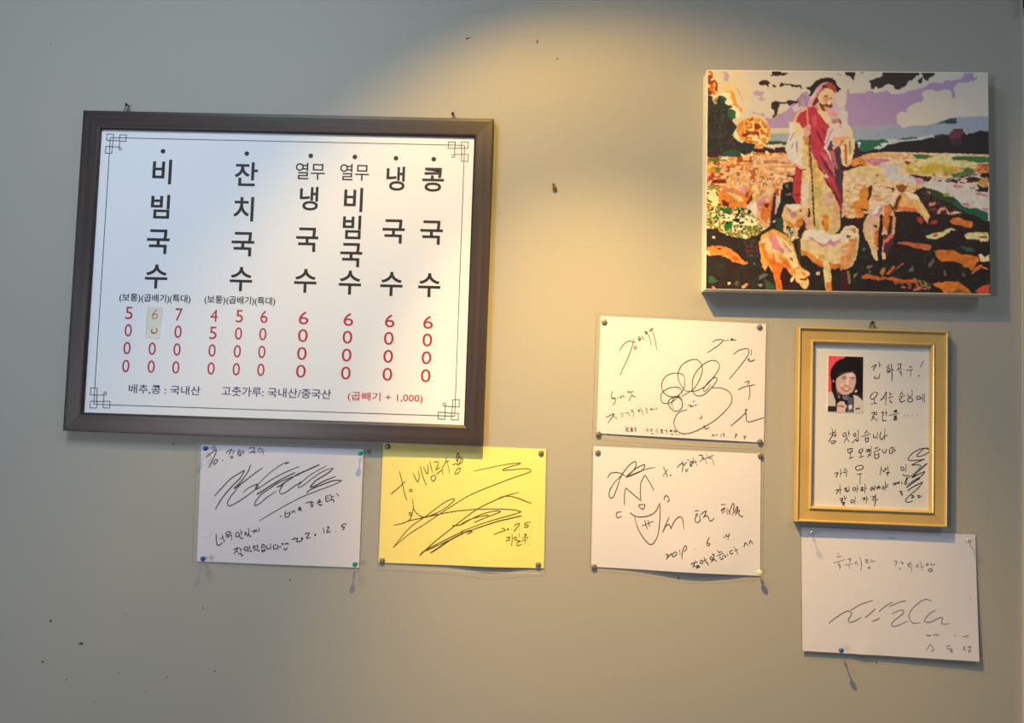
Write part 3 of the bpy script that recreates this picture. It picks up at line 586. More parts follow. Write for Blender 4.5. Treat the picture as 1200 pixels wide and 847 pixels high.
write(sheet, sE, [(1010, 405, 8.47, ['95,215 140,190 110,250', '170,155 175,215', '170,190 195,185', '130,300 125,320 165,320 175,280', '240,215 275,205', '255,195 270,190', '250,240 270,220 280,245 255,255 250,240', '245,270 285,255', '292,180 298,270 296,355', '295,245 320,235', '350,190 385,180 380,215 355,225', '345,240 400,230', '370,262 390,260 388,300',
 '485,200 470,220', '485,205 500,215', '435,245 510,235', '485,240 482,302', '615,145 580,220', '*1.5 563,298', '120,460 85,500 95,530 130,515 155,470 125,458', '125,530 125,570', '85,578 155,570', '240,455 215,510 180,545', '215,505 230,530', '245,460 235,590', '275,455 280,495', '280,480 300,478', '262,515 310,505', '275,530 285,560 305,555',
 '400,455 375,490', '395,475 415,480', '365,505 430,495', '395,505 398,525', '375,530 385,560 430,540', '365,530 395,520', '455,475 465,510 490,495', '497,435 500,500', '455,520 460,555 500,550 495,520 455,525', '540,510 550,535 580,520 570,500 540,510', '580,525 600,515', '600,480 605,550', '620,475 622,565',
 '90,670 130,660 100,710', '145,650 150,690', '130,680 148,678', '120,700 90,745', '115,715 155,742', '190,665 215,660 200,710', '237,630 240,700', '238,670 255,665', '205,715 210,745 245,738', '*1.3 315,650 345,640 340,655 320,658', '270,690 370,668', '310,700 345,695 320,715 350,715 315,735 355,735', '422,692', '458,692', '*0.8 500,694', '*0.8 548,692']),
 (955, 490, 12.1, ['235,135 250,175', '205,225 295,190', '250,180 250,230 190,335', '250,235 290,262', '290,155 285,265', '270,245 310,235', '225,325 240,355 285,345 290,320 225,325', '395,220 405,255 440,240 435,205 395,215', '475,170 480,245', '478,215 495,210', '460,250 410,350', '445,280 485,335', '545,225 555,255 580,240 570,210 545,225', '615,160 610,290', '590,280 525,355', '575,300 600,325 620,290',
 '735,175 700,220', '735,185 755,205', '655,260 785,220', '715,260 720,330 755,320 750,250', '715,290 755,280', '830,220 835,275 870,260', '885,195 880,295', '455,440 530,430 520,480', '465,440 475,490 520,480', '500,450 505,560', '480,570 545,550', '655,430 620,470 640,490 680,450 665,425', '655,490 650,545', '625,553 695,535', '720,450 760,440 740,480', '745,465 770,460', '775,430 770,500', '800,390 790,520', '745,550 770,510 790,535', '720,475 790,450', '870,405 850,440', '860,420 905,420', '825,485 930,440', '845,490 850,565 905,550 900,480', '850,520 900,510']),
 (1030, 490, 12.1, ['30,190 15,240 15,280 35,300 75,250', '85,150 75,310', '80,255 125,235', '50,440 55,480 90,485 110,430', '150,430 150,490 185,490 190,410 160,430', '215,400 215,495', '215,460 240,445', '0,440 20,435',
 '705,420 640,430 580,480 535,530 560,540 640,520 710,475 705,440 640,425 560,445 470,500 415,570 430,595 500,595 590,590 645,575 560,615 465,660 530,660 585,665 580,700 500,780 410,845', '690,635 640,670 560,750 470,845']),
 (955, 540, 12.1, ['275,180 325,165 295,235', '365,110 360,220', '360,180 385,170', '435,100 410,140', '430,125 455,130', '400,165 460,150', '445,165 445,225', '600,70 572,100 600,130 650,120 685,90 665,60 600,70', '595,190 665,178', '640,185 638,328',
 '290,415 340,405 300,465', '355,335 358,475', '355,410 380,410', '410,395 450,380 420,430', '440,395 450,440 470,410', '485,355 480,440', '535,380 545,420 580,400 570,380 535,380', '605,335 595,450', '600,400 620,395', '645,380 680,375 650,410 690,405 655,430', '710,325 705,460', '705,390 735,380', '785,390 790,415 820,390 810,370 785,390', '820,385 845,380', '820,400 840,398', '850,345 845,425', '870,375 900,365 880,400', '905,340 915,400', '915,375 935,370',
 '345,545 395,530 370,590', '360,560 385,555', '415,490 425,560', '420,530 450,520', '370,590 415,580', '385,605 425,590 395,625 430,630', '515,555 510,590 545,585 545,555 515,555', '570,500 568,610', '670,535 710,520 685,570', '735,490 725,600', '730,545 760,535', '800,510 845,505 810,560', '820,540 850,565', '858,460 860,560 840,650', '860,550 895,545']),
 (1030, 540, 12.1, ['35,70 15,195', '30,120 70,150', '75,110 105,105 60,160', '125,65 128,150', '100,170 150,155 115,185 130,210', '310,85 320,130 355,125 345,90 310,85', '385,45 380,160', '335,185 360,205 430,210', '650,148 560,190 465,240', '690,30 600,110 465,235 540,200 650,150 590,220 490,280 405,340', '*1.2 585,240 480,310 385,380', '*1.2 405,425 480,370 625,295', '625,295 540,400 430,490 375,560 400,582 440,580 480,565',
 '190,325 250,310 205,350', '250,322 262,305 275,320 285,290 290,325', '320,290 325,330', '375,330 360,310 400,255 405,240 385,250 390,320 370,335', '285,430 325,430 305,460 335,465 315,495', '450,490 490,490 460,525 510,510', '540,490 570,485 555,520 615,490', '45,380 55,400 75,385 65,360 45,380', '90,290 95,420', '92,350 130,330', '92,375 130,360', '0,370 30,380'])],
 .86, m_pen)
flat(RG, -RG.w/2+GW-.003, RG.w/2-GW+.003, -RG.h/2+GW-.003, RG.h/2-GW+.003, .0112, .0122, m_glass, 'glass_pane', gold)
hanger(1022.3, 381.3, gold, 1.1); screw(1022.4, 377.6, 'small screw head above the middle of the gold frame', .0024)
# ---------------------------------------------------------------- flat pictures: colour regions sampled onto a fine grid
TILES = {'P': (0, 0, 1), 'T1': (825, 80, 12.1), 'T2': (905, 80, 12.1), 'T3': (825, 145, 12.1), 'T4': (905, 145, 12.1), 'T5': (825, 210, 12.1), 'T6': (905, 210, 12.1),
         'T7': (825, 275, 12.1), 'T8': (905, 275, 12.1), 'U1': (985, 80, 12.1), 'U2': (1070, 80, 12.105), 'U3': (985, 145, 12.1), 'U4': (1070, 145, 12.105), 'U5': (985, 210, 12.1),
         'U6': (1070, 210, 12.105), 'U7': (985, 275, 11.29), 'U8': (1070, 275, 11.29), 'E6': (960, 408, 10.33)}
def vnoise(x, y, seed):
    xi = np.floor(x).astype(np.int64); yi = np.floor(y).astype(np.int64); fx = x-xi; fy = y-yi
    fx = fx*fx*(3-2*fx); fy = fy*fy*(3-2*fy)
    def hsh(a, b):
        n = (a*374761393+b*668265263+seed*1442695041) & 0x7fffffff
        n = ((n ^ (n >> 13))*1274126177) & 0x7fffffff
        return ((n ^ (n >> 16)) & 0xffff)/65535.0
    return (hsh(xi, yi)*(1-fx)+hsh(xi+1, yi)*fx)*(1-fy)+(hsh(xi, yi+1)*(1-fx)+hsh(xi+1, yi+1)*fx)*fy
def inside(X, Y, poly):
    r = np.zeros(X.shape, bool); n = len(poly)
    for i in range(n):
        x1, y1 = poly[i]; x2, y2 = poly[(i+1) % n]
        if y1 == y2: continue
        r ^= ((y1 > Y) != (y2 > Y)) & (X < (x2-x1)*(Y-y1)/(y2-y1)+x1)
    return r
def picture(rc, x0, x1, z0, z1, h, NX, NZ, rows, name, material, parent, jit, base):
    us = np.linspace(x0, x1, NX+1); vs = np.linspace(z1, z0, NZ+1); U, V = np.meshgrid(us, vs)
    WX = rc.cx+U*rc.c-V*rc.s; WZ = rc.cz+U*rc.s+V*rc.c; WY = np.full_like(WX, -h)
    dx, dy, dz = WX, WY+D, WZ-ZC
    zc = dx*F_[0]+dy*F_[1]+dz*F_[2]; X = 600+F*(dx*R_[0]+dy*R_[1]+dz*R_[2])/zc; Y = 423.5-F*(dx*U_[0]+dy*U_[1]+dz*U_[2])/zc
    X0, Y0 = X.copy(), Y.copy()
    X = X+jit*((vnoise(X/2.6, Y/2.6, 1)-.5)*2+(vnoise(X/1.3, Y/1.3, 3)-.5)*1.0); Y = Y+jit*((vnoise(X0/2.6, Y0/2.6, 2)-.5)*2+(vnoise(X0/1.3, Y0/1.3, 4)-.5)*1.0)
    img = np.zeros(X.shape+(3,)); img[:] = base
    for ri, row in enumerate(rows):
        tile, col, pts = row[:3]; ox, oy, s = TILES[tile]
        poly = [(ox+a/s, oy+b/s) for a, b in parse(pts)]
        ax = [p[0] for p in poly]; ay = [p[1] for p in poly]
        m_ = (X > min(ax)-1) & (X < max(ax)+1) & (Y > min(ay)-1) & (Y < max(ay)+1)
        if not m_.any(): continue
        idx = np.nonzero(m_); xs, ys = X[idx], Y[idx]; ok = inside(xs, ys, poly)
        a, b = idx[0][ok], idx[1][ok]
        if isinstance(col[0], tuple):
            sx, sy = row[3] if len(row) > 3 else (3.0, 2.0)
            xs, ys = X[a, b], Y[a, b]
            sx *= 3.4; sy *= 3.4; n = vnoise(xs/sx, ys/sy, 11+ri)*.68+vnoise(xs/sx*2.3, ys/sy*2.3, 51+ri)*.32
            n = np.clip((n-.5)*1.6+.5, 0, .9999); k = (n*len(col)).astype(int)
            # shuffle the order of the colours from place to place
            k = (k+(vnoise(xs/(sx*3), ys/(sy*3), 91+ri)*3).astype(int)) % len(col)
            img[a, b] = np.array(col, float)[k]
        else: img[a, b] = col
    if jit > .3:      # daubs of slightly lighter and darker paint
        d = np.floor(vnoise(X0/5.5, Y0/3.2, 201)*5)/4-.5; d2 = np.floor(vnoise(X0/2.7, Y0/4.4, 202)*4)/3-.5
        Lm = img.mean(2, keepdims=True); amt = np.clip(1.15-np.abs(Lm-150)/110, 0.15, 1)*np.where(Y0[..., None] > 165, .9, .12)
        img = np.clip(img*(1+(d*.16+d2*.12)[..., None]*amt)+(d2[..., None]*amt*np.array([4.0, -2.0, -6.0])), 0, 255)
    # soften by one cell, as a printed picture
    g = np.pad(img, ((1, 1), (1, 1), (0, 0)), 'edge'); img = g[1:-1, 1:-1]*.5+(g[:-2, 1:-1]+g[2:, 1:-1]+g[1:-1, :-2]+g[1:-1, 2:])*.125
    c = img/255.0; L = np.where(c <= .04045, c/12.92, ((c+.055)/1.055)**2.4)
    og = Vector(parent['org']); me = bpy.data.meshes.new(name)
    nv = (NX+1)*(NZ+1); me.vertices.add(nv)
    me.vertices.foreach_set('co', np.stack([WX-og.x, WY-og.y, WZ-og.z], -1).astype(np.float32).ravel())
    i, j = np.meshgrid(np.arange(NX), np.arange(NZ)); a = (j*(NX+1)+i).ravel()
    q = np.stack([a, a+NX+1, a+NX+2, a+1], -1).astype(np.int32); nf = len(q)
    me.loops.add(nf*4); me.loops.foreach_set('vertex_index', q.ravel()); me.polygons.add(nf)
    me.polygons.foreach_set('loop_start', np.arange(nf, dtype=np.int32)*4); me.update(calc_edges=True); me.validate()
    at_ = me.color_attributes.new('Print', 'FLOAT_COLOR', 'POINT')
    at_.data.foreach_set('color', np.concatenate([L, np.ones(L.shape[:2]+(1,))], -1).astype(np.float32).ravel())
    me.materials.append(material); o = bpy.data.objects.new(name, me); COL.objects.link(o); o.parent = parent; o['org'] = tuple(og)
    return o
m_print = mat('painted_picture', (1, 1, 1, 1), 0.5, attr='Print', spec=0.3, bump=((700, 700, 700), 0.08, 0.0004))
m_photo = mat('photo_print', (1, 1, 1, 1), 0.3, attr='Print', spec=0.4)

RC = Rect(0.53316, 0.42026, 0.49305, 0.39586, 0.01019)
CH = .036
canvas = empty('canvas_painting', RC.p(0, -RC.h/2, 0), 'unframed canvas painting of a shepherd in a red robe among sheep by a stream', 'painting')
W2, H2 = RC.w/2, RC.h/2
m = MB(); b_ = .0012
def rg(i, y): return [RC.p(-W2+i, H2-i, y), RC.p(W2-i, H2-i, y), RC.p(W2-i, -H2+i, y), RC.p(-W2+i, -H2+i, y)]
rr = [rg(0, .001), rg(0, CH-b_), rg(b_*.3, CH-b_*.3), rg(b_, CH)]
m.v = [p for r in rr for p in r]
for k in range(3):
    for j in range(4): m.f.append((k*4+j, k*4+(j+1) % 4, k*4+4+(j+1) % 4, k*4+4+j))
m.f += [(12, 13, 14, 15), (3, 2, 1, 0)]
m.build('stretched_canvas', m_canvas, canvas)

K = (47, 36, 38); LAV = (178, 152, 202); CRE = (216, 211, 206); CR2 = (214, 211, 196)
ORA = [(242, 186, 132), (232, 158, 88), (246, 212, 160), (222, 130, 62), (168, 72, 44), (244, 200, 150)]
GRA = [(250, 242, 186), (66, 118, 56), (248, 236, 178), (44, 96, 50), (236, 178, 66), (50, 38, 36), (250, 240, 190), (110, 132, 60)]
DRK = [(47, 36, 38), (42, 33, 36), (52, 39, 38), (44, 36, 38), (44, 52, 46), (47, 36, 38), (50, 36, 40)]
FLK = [(244, 214, 174), (236, 178, 110), (248, 226, 190), (226, 148, 84), (236, 196, 176), (246, 220, 170), (196, 104, 62)]
MEA = [(232, 214, 176), (226, 200, 150), (242, 224, 196), (228, 196, 186), (238, 222, 180), (222, 168, 108), (236, 218, 200)]
TRE = [(52, 46, 50), (48, 44, 46), (58, 54, 54), (46, 58, 50), (52, 46, 50), (66, 62, 62)]
ROWS = [
 # sky
 ('P', CRE, '820,70 1170,70 1170,190 820,190'),
 ('P', (224, 212, 188), '820,70 872,70 880,110 870,150 820,190'),
 ('P', LAV, '896,139 905,138 914,134 920,130 926,126 930,120 936,114 940,109 945,107 949,112 952,130 935,152 899,151'),
 ('P', LAV, '992,107 995,110 1003,109 1012,109 1020,106 1026,109 1036,107 1040,106 1045,110 1058,110 1068,106 1080,103 1085,101 1090,97 1103,97 1104,99 1107,94 1117,95 1127,92 1130,87 1129,84 1140,84 1141,91 1145,90 1146,92 1140,95 1130,97 1122,98 1118,103 1120,113 1116,115 1115,106 1108,105 1098,107 1092,104 1082,107 1080,111 1083,115 1080,119 1071,121 1062,128 1063,132 1055,131 1051,135 1050,140 1053,147 1052,153 995,154 990,152 990,125 992,115'),
 ('P', (206, 188, 216), '975,113 983,117 990,124 994,130 992,150 975,152 973,130'),
 ('P', CRE, '990,126 993,132 994,139 990,141 983,136 984,130'), ('T2', CRE, '900,330 1060,320 1050,480 990,560 930,540 900,470'),
 ('T2', (212, 206, 212), '930,640 1020,620 1080,710 1000,730'), ('T2', LAV, '1060,310 1089,300 1089,620 1020,600 1050,470'),
 ('T1', (196, 170, 204), '270,25 330,70 355,95 345,180 290,185 270,150 285,90'), ('T1', (190, 166, 200), '690,345 760,315 870,340 830,385 825,430 895,428 820,475 765,430 800,420 790,395 715,380'),
 ('T1', (190, 168, 196), '670,640 705,610 760,640 850,635 870,700 830,690 760,650'), ('T1', (196, 178, 196), '440,250 500,330 550,430 540,480 520,400 460,300'),
 ('T2', (186, 178, 190), '905,60 985,90 975,115 930,90'), ('T2', (214, 196, 224), '280,550 370,490 390,540 470,540 330,620 290,600'),
 # far hills and fields
 ('P', (216, 208, 184), '896,150 925,150 925,159 896,158'), ('P', (164, 178, 194), '896,156 925,156 925,168 896,168'),
 ('P', (172, 168, 204), '993,148 1056,146 1056,154 993,158'),
 ('P', (156, 172, 200), '993,154 1010,151 1030,152 1053,148 1058,150 1072,147 1085,147 1100,143 1115,138 1130,137 1160,136 1162,168 993,168'),
 ('U2', (34, 84, 74), '340,795 500,720 620,705 605,740 635,765 600,785 500,785 440,770'),
 ('P', (196, 208, 216), '1040,163 1060,163 1085,160 1095,158 1095,162 1056,168 1038,170'),
 ('P', (44, 106, 90), '1003,165 1008,163.5 1025,164.5 1036,163 1041,166 1040,168 1033,169 1036,172 1030,174 1025,176 1020,178 1010,179 1003,176'),
 ('U3', (196, 222, 224), '230,270 265,250 292,265 275,300 270,345 255,330 250,300'), ('U3', (206, 224, 226), '465,345 540,305 590,318 560,280 640,268 690,290 610,330 560,358 500,352'),
 ('U3', (84, 108, 110), '795,235 880,205 1085,182 1080,212 900,230'),
 ('P', (42, 36, 44), '1002,182 1002,170 1008,176 1015,178 1024,175 1030,175 1034,173 1042,169 1050,168 1056,166 1070,165 1095,161 1094,159 1105,157 1112,158 1118,151 1128,151 1132,158 1145,154 1150,153 1162,155 1162,182 1140,183 1100,181 1070,180 1050,179 1035,178 1020,181 1010,184 1006,190 1002,192'),
 ('U4', (112, 56, 66), '500,180 570,90 690,80 730,130 690,190 610,240 560,260 520,220'), ('U4', (64, 48, 62), '520,230 640,200 700,260 640,330 560,320'),
 ('U4', (38, 74, 70), '290,180 420,150 500,170 420,185'),
 ('P', (52, 84, 64), '897,167 905,165.5 925,166 925,170 899,170'), ('P', (238, 220, 196), '899,169 912,169 918,168 912,173 903,172'),
 ('P', (66, 34, 34), '880,172 895,172 905,174 922,172 925,180 900,180 883,178'), ('P', (218, 150, 90), '882,170 896,170 894,175 884,174'),
 ('T3', (245, 232, 214), '870,390 900,380 915,410 880,418'), ('T3', (240, 236, 240), '980,355 1010,350 1005,378 985,378'),
 ('P', ORA, '824,182 842,183 855,186 872,180 885,179 925,179 935,200 932,245 905,225 880,226 860,224 824,228', (2.6, 2.0)),
 ('P', [(238, 196, 148), (226, 172, 130), (244, 206, 160), (232, 186, 146), (200, 130, 96)], '885,182 930,181 935,205 910,208 890,206 878,195', (3.4, 1.8)),
 ('T3', (84, 128, 50), '50,490 300,490 320,520 180,530 150,540 60,520'), ('T3', (252, 246, 218), '215,490 300,472 355,480 320,505 250,508'),
 ('T3', [(234, 180, 60), (226, 150, 50), (246, 222, 140)], '40,560 150,570 160,700 60,700', (3, 2)), ('T3', (110, 140, 60), '160,620 200,610 260,640 190,690'),
 ('T3', (120, 34, 26), '225,710 260,695 285,725 240,735'), ('T3', (120, 34, 26), '320,740 345,730 355,780 325,785'), ('T3', (110, 30, 26), '370,770 395,765 400,795 375,795'),
 ('T3', (130, 40, 36), '140,790 300,790 320,847 100,847'), ('T3', (150, 62, 40), '480,650 500,640 495,700 470,690'),
 ('P', GRA, '824,217 840,216 862,238 880,246 905,250 915,262 905,282 870,282 850,276 824,270', (2.2, 1.5)),
 ('P', (250, 240, 184), '828,222 842,224 843,238 838,243 830,238'), ('T5', (62, 60, 34), '40,180 75,175 65,215 45,215'), ('T5', (70, 84, 40), '160,170 200,180 205,235 175,230'), ('T5', (60, 84, 40), '40,270 120,320 100,340 45,300'),
 ('P', [(214, 196, 90), (232, 210, 120), (160, 150, 50), (240, 190, 100)], '880,216 897,214 897,224 887,236 880,236', (2.5, 1.5)),
 # dark foreground
 ('P', DRK, '824,266 840,270 858,278 876,280 890,274 905,262 914,238 916,220 922,205 930,205 1000,250 1020,250 1050,232 1080,214 1120,240 1165,262 1165,350 824,350', (4, 2.4)),
 ('P', MEA, '986,190 1000,186 1020,181 1035,178 1050,178 1162,181 1162,218 1130,215 1100,214 1075,222 1066,228 1050,238 1030,242 1012,250 1000,256 986,256', (5, 1.3)),
 ('U3', (232, 184, 132), '250,470 400,420 560,400 720,420 860,440 1000,470 900,520 700,470 450,490 340,500'), ('U3', (222, 142, 70), '150,540 260,470 340,500 420,600 350,600 260,580 200,600 130,590'), ('U3', (70, 34, 34), '120,590 200,600 260,575 350,600 430,600 400,620 270,610 200,650 120,660 60,640'),
 ('U3', (226, 204, 156), '130,640 280,600 520,600 600,660 620,760 480,790 300,740 180,720'), ('U3', (96, 60, 40), '500,725 530,720 530,745 505,745'),
 ('U3', (206, 132, 166), '350,500 460,485 640,500 720,530 600,545 530,600 440,590 380,540'),
 ('P', [(224, 212, 148), (208, 184, 84), (222, 204, 140), (214, 156, 78)], '1060,190 1072,188 1080,185 1110,184 1115,187 1140,190 1146,194 1140,200 1125,203 1110,206 1080,207 1062,203', (6, 3)),
 ('U4', (226, 220, 160), '30,560 120,500 330,470 540,460 600,520 860,560 760,630 640,620 560,600 420,570 310,540 200,600 60,610'), ('U4', (206, 180, 76), '130,620 310,545 420,590 560,610 650,670 500,690 350,660 200,720 100,690'),
 ('U3', (120, 44, 34), '900,545 930,530 1010,555 960,575'), ('P', (66, 118, 66), '1115,184 1130,183 1162,184 1162,190 1148,191 1132,188 1117,187'), ('P', (78, 118, 62), '1069,181 1083,181 1094,183 1085,186 1074,186'),
 ('P', [(206, 138, 76), (224, 160, 96), (176, 96, 66)], '1144,193 1162,192 1162,206 1150,204 1142,200', (3, 2)), ('P', (92, 122, 76), '1113,204 1126,202 1133,196 1141,198 1143,202 1135,206 1120,209'),
 ('P', [(48, 34, 38), (90, 44, 40), (56, 44, 48), (214, 200, 196)], '1066,205 1078,205 1090,207 1110,209 1140,204 1162,202 1162,214 1146,213 1120,215 1090,214 1074,212', (4, 1.6)),
 ('U4', (232, 214, 206), '640,820 700,785 780,795 760,830'), ('U4', (214, 150, 100), '920,830 1000,770 1062,760 1062,847 920,847'),
 # stream
 ('U3', (212, 212, 222), '545,585 560,562 620,555 700,570 830,590 870,615 780,625 800,680 860,715 1000,740 1080,775 1089,830 940,800 760,792 660,780 620,710 600,640'),
 ('P', (216, 214, 218), '1045,206 1052,208 1066,210 1080,212 1095,213 1115,213 1130,217 1145,220 1162,228 1162,250 1148,246 1135,241 1125,236 1118,232 1110,228 1098,222 1085,220 1075,215 1062,214'),
 ('U4', (226, 160, 196), '0,770 80,765 150,790 160,847 60,847 20,800'), ('U6', (208, 130, 168), '555,92 600,70 680,92 730,122 650,128 590,118'), ('U6', (206, 132, 166), '800,112 885,115 870,145 830,140'), ('U6', (206, 132, 166), '868,185 960,195 1063,225 1050,248 985,235 900,220'),
 ('U6', (206, 132, 166), '705,335 800,345 795,385 720,375'), ('U6', (206, 132, 166), '955,405 1065,415 1065,470 1000,440'), ('U6', (212, 158, 92), '915,45 960,5 1066,0 1066,98 985,100'), ('U6', (52, 36, 40), '900,60 970,100 990,120 1066,100 1066,190 960,175 870,165 930,140'),
 ('U6', (42, 96, 80), '480,258 560,245 640,305 700,375 790,412 900,410 1066,480 1066,605 1000,590 900,520 760,480 640,420 560,350'), ('U6', (56, 74, 46), '130,100 200,130 350,160 500,240 600,290 560,350 450,320 330,260 220,200'), ('U6', (160, 156, 96), '190,170 250,180 250,250 200,220'), ('U6', (150, 168, 84), '420,200 520,195 510,250 440,240'),
 ('U6', [(60, 44, 38), (47, 36, 38), (84, 62, 54), (44, 36, 36), (120, 60, 56)], '100,130 190,180 330,280 560,380 700,470 690,520 500,500 300,480 160,420 110,300', (3, 1.6)),
 ('U6', (222, 138, 136), '220,385 240,335 320,325 325,358 260,380'), ('U6', (222, 160, 150), '330,490 370,410 450,395 480,430 520,480 600,440 690,470 600,500 500,500 460,430 400,440 380,490'), ('U6', (232, 202, 170), '540,470 600,440 680,475 600,485'),
 ('U6', (222, 126, 62), '520,600 570,545 650,540 720,580 850,600 850,650 820,690 740,680 700,650 600,650 560,630'), ('U6', (176, 66, 64), '50,540 110,530 150,600 120,640 60,610'), ('U6', (176, 60, 66), '250,590 330,575 360,600 300,640 250,640'),
 ('U6', (226, 220, 166), '170,812 280,772 370,755 440,740 450,715 520,690 620,722 540,725 480,780 410,820 330,845 210,845'), ('U6', (190, 80, 50), '270,800 340,770 350,800 290,820'), ('U6', (224, 216, 160), '725,805 760,762 900,750 1070,755 1070,850 760,850'), ('U8', (224, 218, 166), '680,0 860,0 880,20 1005,0 1000,95 900,90 860,50 740,60'), ('U8', (40, 30, 36), '865,30 960,20 980,40 900,45'),
 ('U8', (216, 122, 78), '0,120 60,105 110,118 255,138 210,212 100,190 0,168'), ('U8', (208, 88, 76), '20,130 70,110 90,150 40,170'), ('U7', (206, 112, 72), '755,100 900,90 1016,120 1016,185 960,160 860,135 760,120'),
 ('U8', (216, 124, 52), '285,215 350,195 540,208 600,240 640,262 740,258 860,295 885,335 840,375 790,470 760,478 740,430 670,435 635,375 520,352 370,358 310,295'),
 ('U8', (246, 228, 184), '858,265 910,252 950,300 1008,255 1010,352 900,355'), ('U8', (218, 120, 76), '765,520 820,430 900,395 980,440 1005,470 940,455 900,430 860,470 800,510'), ('U8', (62, 90, 80), '620,150 780,170 840,230 700,220'),
 ('U8', (222, 128, 52), '255,655 310,630 400,632 420,620 590,618 670,670 740,720 775,775 600,772 400,770 380,720 300,690'), ('U8', (216, 88, 62), '815,745 900,685 1012,650 1012,785 850,775'), ('U8', (120, 98, 40), '520,745 600,715 660,740 640,765 540,765'),
 ('U8', [(216, 116, 80), (70, 84, 50), (190, 140, 90), (46, 36, 38)], '0,570 60,595 140,600 230,660 240,720 60,740 0,740', (2, 1.2)), ('U8', (108, 100, 98), '200,380 270,310 290,350 230,420 210,440'), ('U8', (110, 112, 106), '405,480 430,465 440,545 410,540'), ('U8', (100, 84, 80), '640,500 690,510 690,560 650,550'),
 ('U7', (208, 108, 64), '280,545 340,510 400,530 560,560 700,560 800,590 1016,600 1016,655 900,645 720,622 620,592 490,605 380,580 280,585'), ('U7', (198, 140, 70), '520,510 560,430 600,440 560,545'), ('U7', (204, 116, 66), '600,520 700,410 720,425 640,530'), ('U7', (196, 122, 74), '640,530 820,368 835,380 690,490'),
 ('U7', (116, 124, 100), '340,425 380,405 440,410 400,440 350,445'), ('U7', (116, 124, 100), '355,490 400,475 410,490 370,505'), ('U7', (140, 134, 118), '165,570 190,520 230,490 220,530 180,575'), ('U7', (84, 110, 108), '285,180 310,155 340,190 320,215 290,210'), ('U7', (100, 120, 120), '900,490 960,400 955,450 980,480'),
 ('U7', [(206, 108, 64), (150, 96, 60), (46, 36, 38)], '700,620 1016,640 1016,715 720,700', (1.6, 2.2)),
 # left foreground details
 ('T7', (238, 140, 66), '40,180 120,155 240,155 330,180 420,230 480,270 530,340 580,385 620,380 620,425 560,425 480,400 420,390 300,310 200,290 60,300'), ('T7', (218, 92, 40), '380,290 460,300 500,350 460,370 410,340'), ('T7', (120, 40, 26), '180,185 240,190 235,215 190,205'), ('T7', (250, 226, 150), '35,220 90,240 80,290 40,290'), ('T7', (248, 206, 130), '290,285 350,300 330,325'),
 ('T7', (52, 96, 76), '70,590 130,580 170,640 220,655 120,690 60,670'), ('T7', (250, 234, 196), '110,20 150,20 155,50 125,55'), ('T7', (246, 238, 190), '330,680 370,665 385,695 350,715'), ('T7', (228, 160, 110), '530,720 560,715 600,685 630,690 580,760 540,760'), ('T7', (220, 140, 110), '95,760 130,725 175,760'), ('T7', (98, 112, 96), '770,590 860,540 920,560 840,620 780,640'),
 ('T7', (130, 150, 130), '755,720 800,695 835,710 800,745'), ('T7', (56, 84, 66), '860,620 1000,720 1020,770 880,770'), ('T7', (250, 236, 206), '715,170 740,80 760,100 745,180'), ('T7', (140, 170, 160), '670,290 700,270 715,300'), ('T7', [(47, 36, 38), (66, 90, 78), (47, 36, 38), (98, 50, 60)], '560,90 760,60 770,330 620,320', (1.4, 1.2)), ('T7', (90, 84, 80), '430,700 470,650 510,670 460,735'), ('T7', (150, 140, 160), '690,410 725,395 715,430'),
 ('T8', (240, 206, 190), '620,530 670,520 680,570 630,580'), ('T8', [(56, 40, 30), (47, 36, 34), (74, 66, 44)], '170,20 400,0 390,430 340,400 300,200', (2, 5)), ('T8', (248, 240, 210), '200,30 240,20 300,40 300,90 240,80'),
 # trees
 ('P', TRE, '826,110 834,112 836,120 839,123 842,112 847,112 851,117 850,121 855,122 858,125 862,128 862,135 858,142 864,148 862,152 858,158 862,164 870,168 880,163 885,168 884,174 880,179 872,182 865,184 858,184 848,183 838,183 826,183', (3, 2.4)),
 ('T1', (48, 102, 82), '330,560 400,600 450,600 450,700 380,740 340,680'), ('T1', (40, 84, 66), '220,400 260,385 310,430 300,480 240,500'), ('T3', (50, 86, 66), '230,400 450,360 520,400 500,450 400,470 260,440'), ('T3', (46, 56, 58), '480,290 700,240 730,300 640,400 520,370'), ('T3', (80, 44, 46), '40,420 220,440 200,475 60,480'),
 ('T3', (246, 236, 196), '410,120 480,110 490,150 500,230 470,220 420,170'), ('T3', (250, 236, 206), '525,240 560,225 580,245 545,272'), ('T3', (246, 232, 190), '520,420 600,450 570,470 520,450'), ('T3', (246, 232, 190), '640,440 680,410 710,430 660,470'), ('T1', (140, 130, 96), '140,430 185,400 190,520 165,500'),
 ('T1', (246, 232, 178), '110,385 180,370 170,430 140,440'), ('P', [(224, 138, 52), (206, 108, 40), (238, 172, 86), (150, 66, 30)], '826,82 835,82 835,90 832,95 838,93 841,98 841,108 838,111 834,110 830,112 826,106', (2.4, 2)),
 ('T1', (250, 238, 206), '40,55 85,70 80,90 45,85'), ('T1', (250, 238, 206), '40,200 85,235 80,265 45,260'), ('T1', (110, 50, 30), '40,270 110,330 100,370 45,370'),
 ('T1', (232, 206, 156), '225,240 330,205 440,240 480,330 460,400 400,330 300,340 240,300'), ('T1', (232, 158, 70), '300,335 400,325 440,390 450,480 520,560 545,600 520,650 490,560 420,520 400,420 320,400'),
 ('T1', (252, 240, 192), '180,370 260,350 380,340 380,400 330,440 300,390'), ('T1', (248, 238, 198), '360,570 430,540 500,590 520,640 480,720 450,700 450,600'), ('T1', (250, 240, 200), '310,450 380,440 400,490 350,530 300,500'),
 ('P', (230, 208, 176), '871,142 876,137 884,133 890,134 897,139 901,146 895,150 880,145'),
